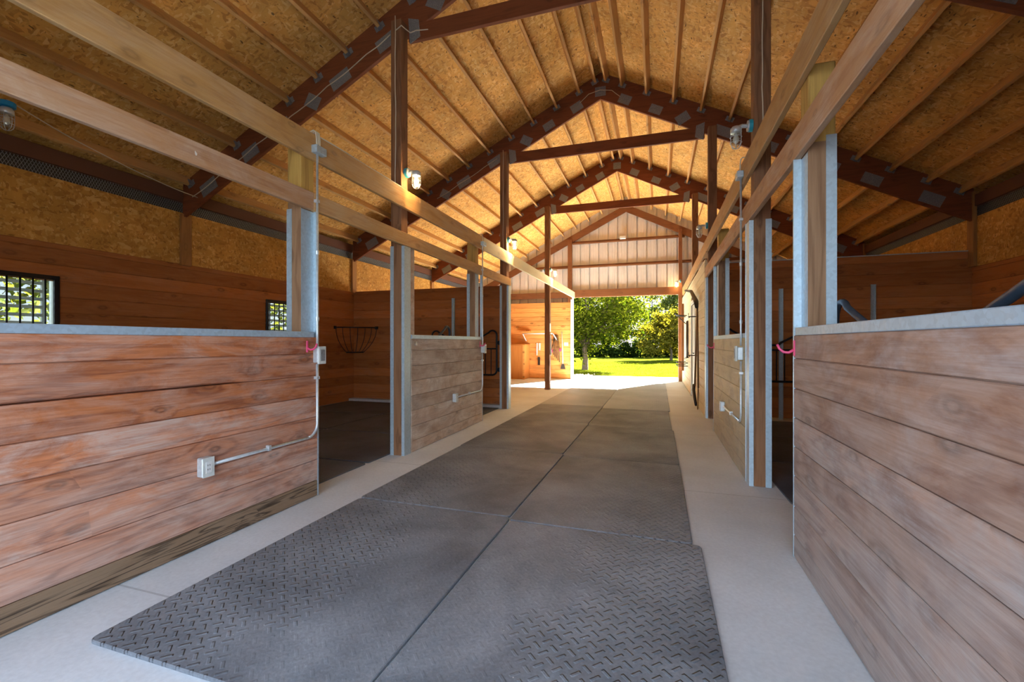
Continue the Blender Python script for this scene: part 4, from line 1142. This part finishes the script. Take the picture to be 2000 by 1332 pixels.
tag(sr2.build('blanket_bar', 'black_metal', org=(RF, 12.6, .62), smooth=True), 'low double black blanket bar on the pale right wall', 'blanket bar', 'wall racks by the far doorway')
rb = MB().box(RF - .07, RF - .002, 13.9, 14.1, .40, 2.35)
tag(rb.build('hanging_board', 'gable_z', org=(RF, 14.0, .4), bevel=.004), 'upright red-brown board with hooks just inside the far right jamb', 'board')

# ------------------------------------------------------------------ trees and bushes
def leaves(mb, c, rad, n, size, clumps, up=.2, seed=0, flat=1.0):
    rr = random.Random(seed)
    cl = []
    for k in range(clumps):
        while True:
            p = Vector((rr.uniform(-1, 1), rr.uniform(-1, 1), rr.uniform(-1, 1)))
            if .35 < p.length < 1: break
        cl.append((Vector((p.x * rad[0], p.y * rad[1], p.z * rad[2])), rr.uniform(.18, .36)))
    for k in range(n):
        q, cr = cl[rr.randrange(len(cl))]
        g_ = Vector((rr.gauss(0, 1), rr.gauss(0, 1), rr.gauss(0, .8)))
        p = Vector(c) + q + g_ * cr * min(rad) * .55
        a = Vector((rr.gauss(0, 1), rr.gauss(0, 1), rr.gauss(0, .6))).normalized()
        b = a.cross(Vector((rr.gauss(0, 1), rr.gauss(0, 1), rr.gauss(0, 1)))).normalized()
        s_ = size * rr.uniform(.6, 1.3); n_ = a.cross(b) * s_ * .18
        mb.add([p - a * s_, p + b * s_ * .62 + n_, p + a * s_, p - b * s_ * .62 + n_], [(0, 1, 2), (0, 2, 3)])
    return cl
def tree(name, x, y, rad, zc, trunk_r, n, size, mat, label, cat, clumps=60, seed=1, group=None, fork=1.0):
    z0 = lz(x, y)
    t = thing(name, label, cat, (x, y, z0), group)
    m_ = MB(); cl = leaves(m_, (x, y, zc), rad, n, size, clumps, seed=seed)
    part(m_, 'foliage', mat, t)
    if trunk_r > 0:
        k_ = MB(); k_.tube([(x, y, z0 - .1), (x, y, z0 + .05), (x + .02, y, z0 + .5), (x - .02, y, z0 + fork), (x + .03, y, zc - rad[2] * .2), (x, y, zc + rad[2] * .6)], [trunk_r * 1.7, trunk_r * 1.25, trunk_r, trunk_r * .95, trunk_r * .55, trunk_r * .12], 10)
        rr = random.Random(seed)
        for q, cr in cl[:16]:
            st_ = Vector((x, y, z0 + fork * rr.uniform(.85, 1.5)))
            e = Vector((x, y, zc)) + q * .9; mid = st_.lerp(e, .45) + Vector((0, 0, .12 * (e - st_).length))
            k_.tube([st_, mid, e], [trunk_r * .42, trunk_r * .25, trunk_r * .08], 6)
        part(k_, 'trunk', 'bark', t, smooth=True)
    return t
tree('maple_tree', -3.10, 20.3, (2.7, 2.3, 2.0), 2.95, .115, 26000, .065, 'leaf_a', 'green maple with slim grey trunk just outside the far doorway', 'tree', 110, 3, fork=.95)
tree('shrub_tree', .9, 31.5, (2.3, 1.8, 1.55), 1.85, .08, 13000, .09, 'leaf_b', 'rounded yellow-green bush at right across the lawn', 'bush', 40, 5)
far = [(-6, 43, 3.6, 3.6), (-.5, 49, 4.2, 4.0), (4.2, 43, 3.3, 3.2), (10, 49, 4, 4.2), (14, 43, 3, 3.2), (-12.5, 49, 4, 4)]
for k, (x, y, r_, zc) in enumerate(far):
    lb = ['pale green tree in the background behind the maple crown', 'pale green tree rising above the middle of the hedge', 'loose pale tree behind the yellow-green bush', 'pale tree at right edge of the doorway view', 'farthest right background tree, mostly hidden by the jamb', 'farthest left background tree, mostly hidden by the maple'][k]
    tree('background_tree', x, y, (r_, 2.5, zc * .85), zc * 1.0 + .6, .12, 9000, .14, 'leaf_c', lb, 'tree', 40, 20 + k, 'trees beyond the lawn')
hd = MB()
for k, x in enumerate([-14, -11, -8, -5, -2, 1, 4, 7, 10, 13]):
    leaves(hd, (x, 37.5, 1.1), (2.0, 1.2, 1.35), 5200, .12, 36, seed=60 + k)
tag(hd.build('hedge', 'leaf_d'), 'long dark green hedge at the far end of the lawn', 'hedge', kind='stuff')
# greenery seen through the barred windows
sd = MB()
for k in range(6): leaves(sd, (-13, 3 + 3.2 * k, 1.6), (1.5, 2.0, 1.6), 1500, .12, 20, seed=90 + k)
tag(sd.build('side_hedge', 'leaf_c'), 'sunlit greenery outside the barred left windows', 'hedge', kind='stuff')
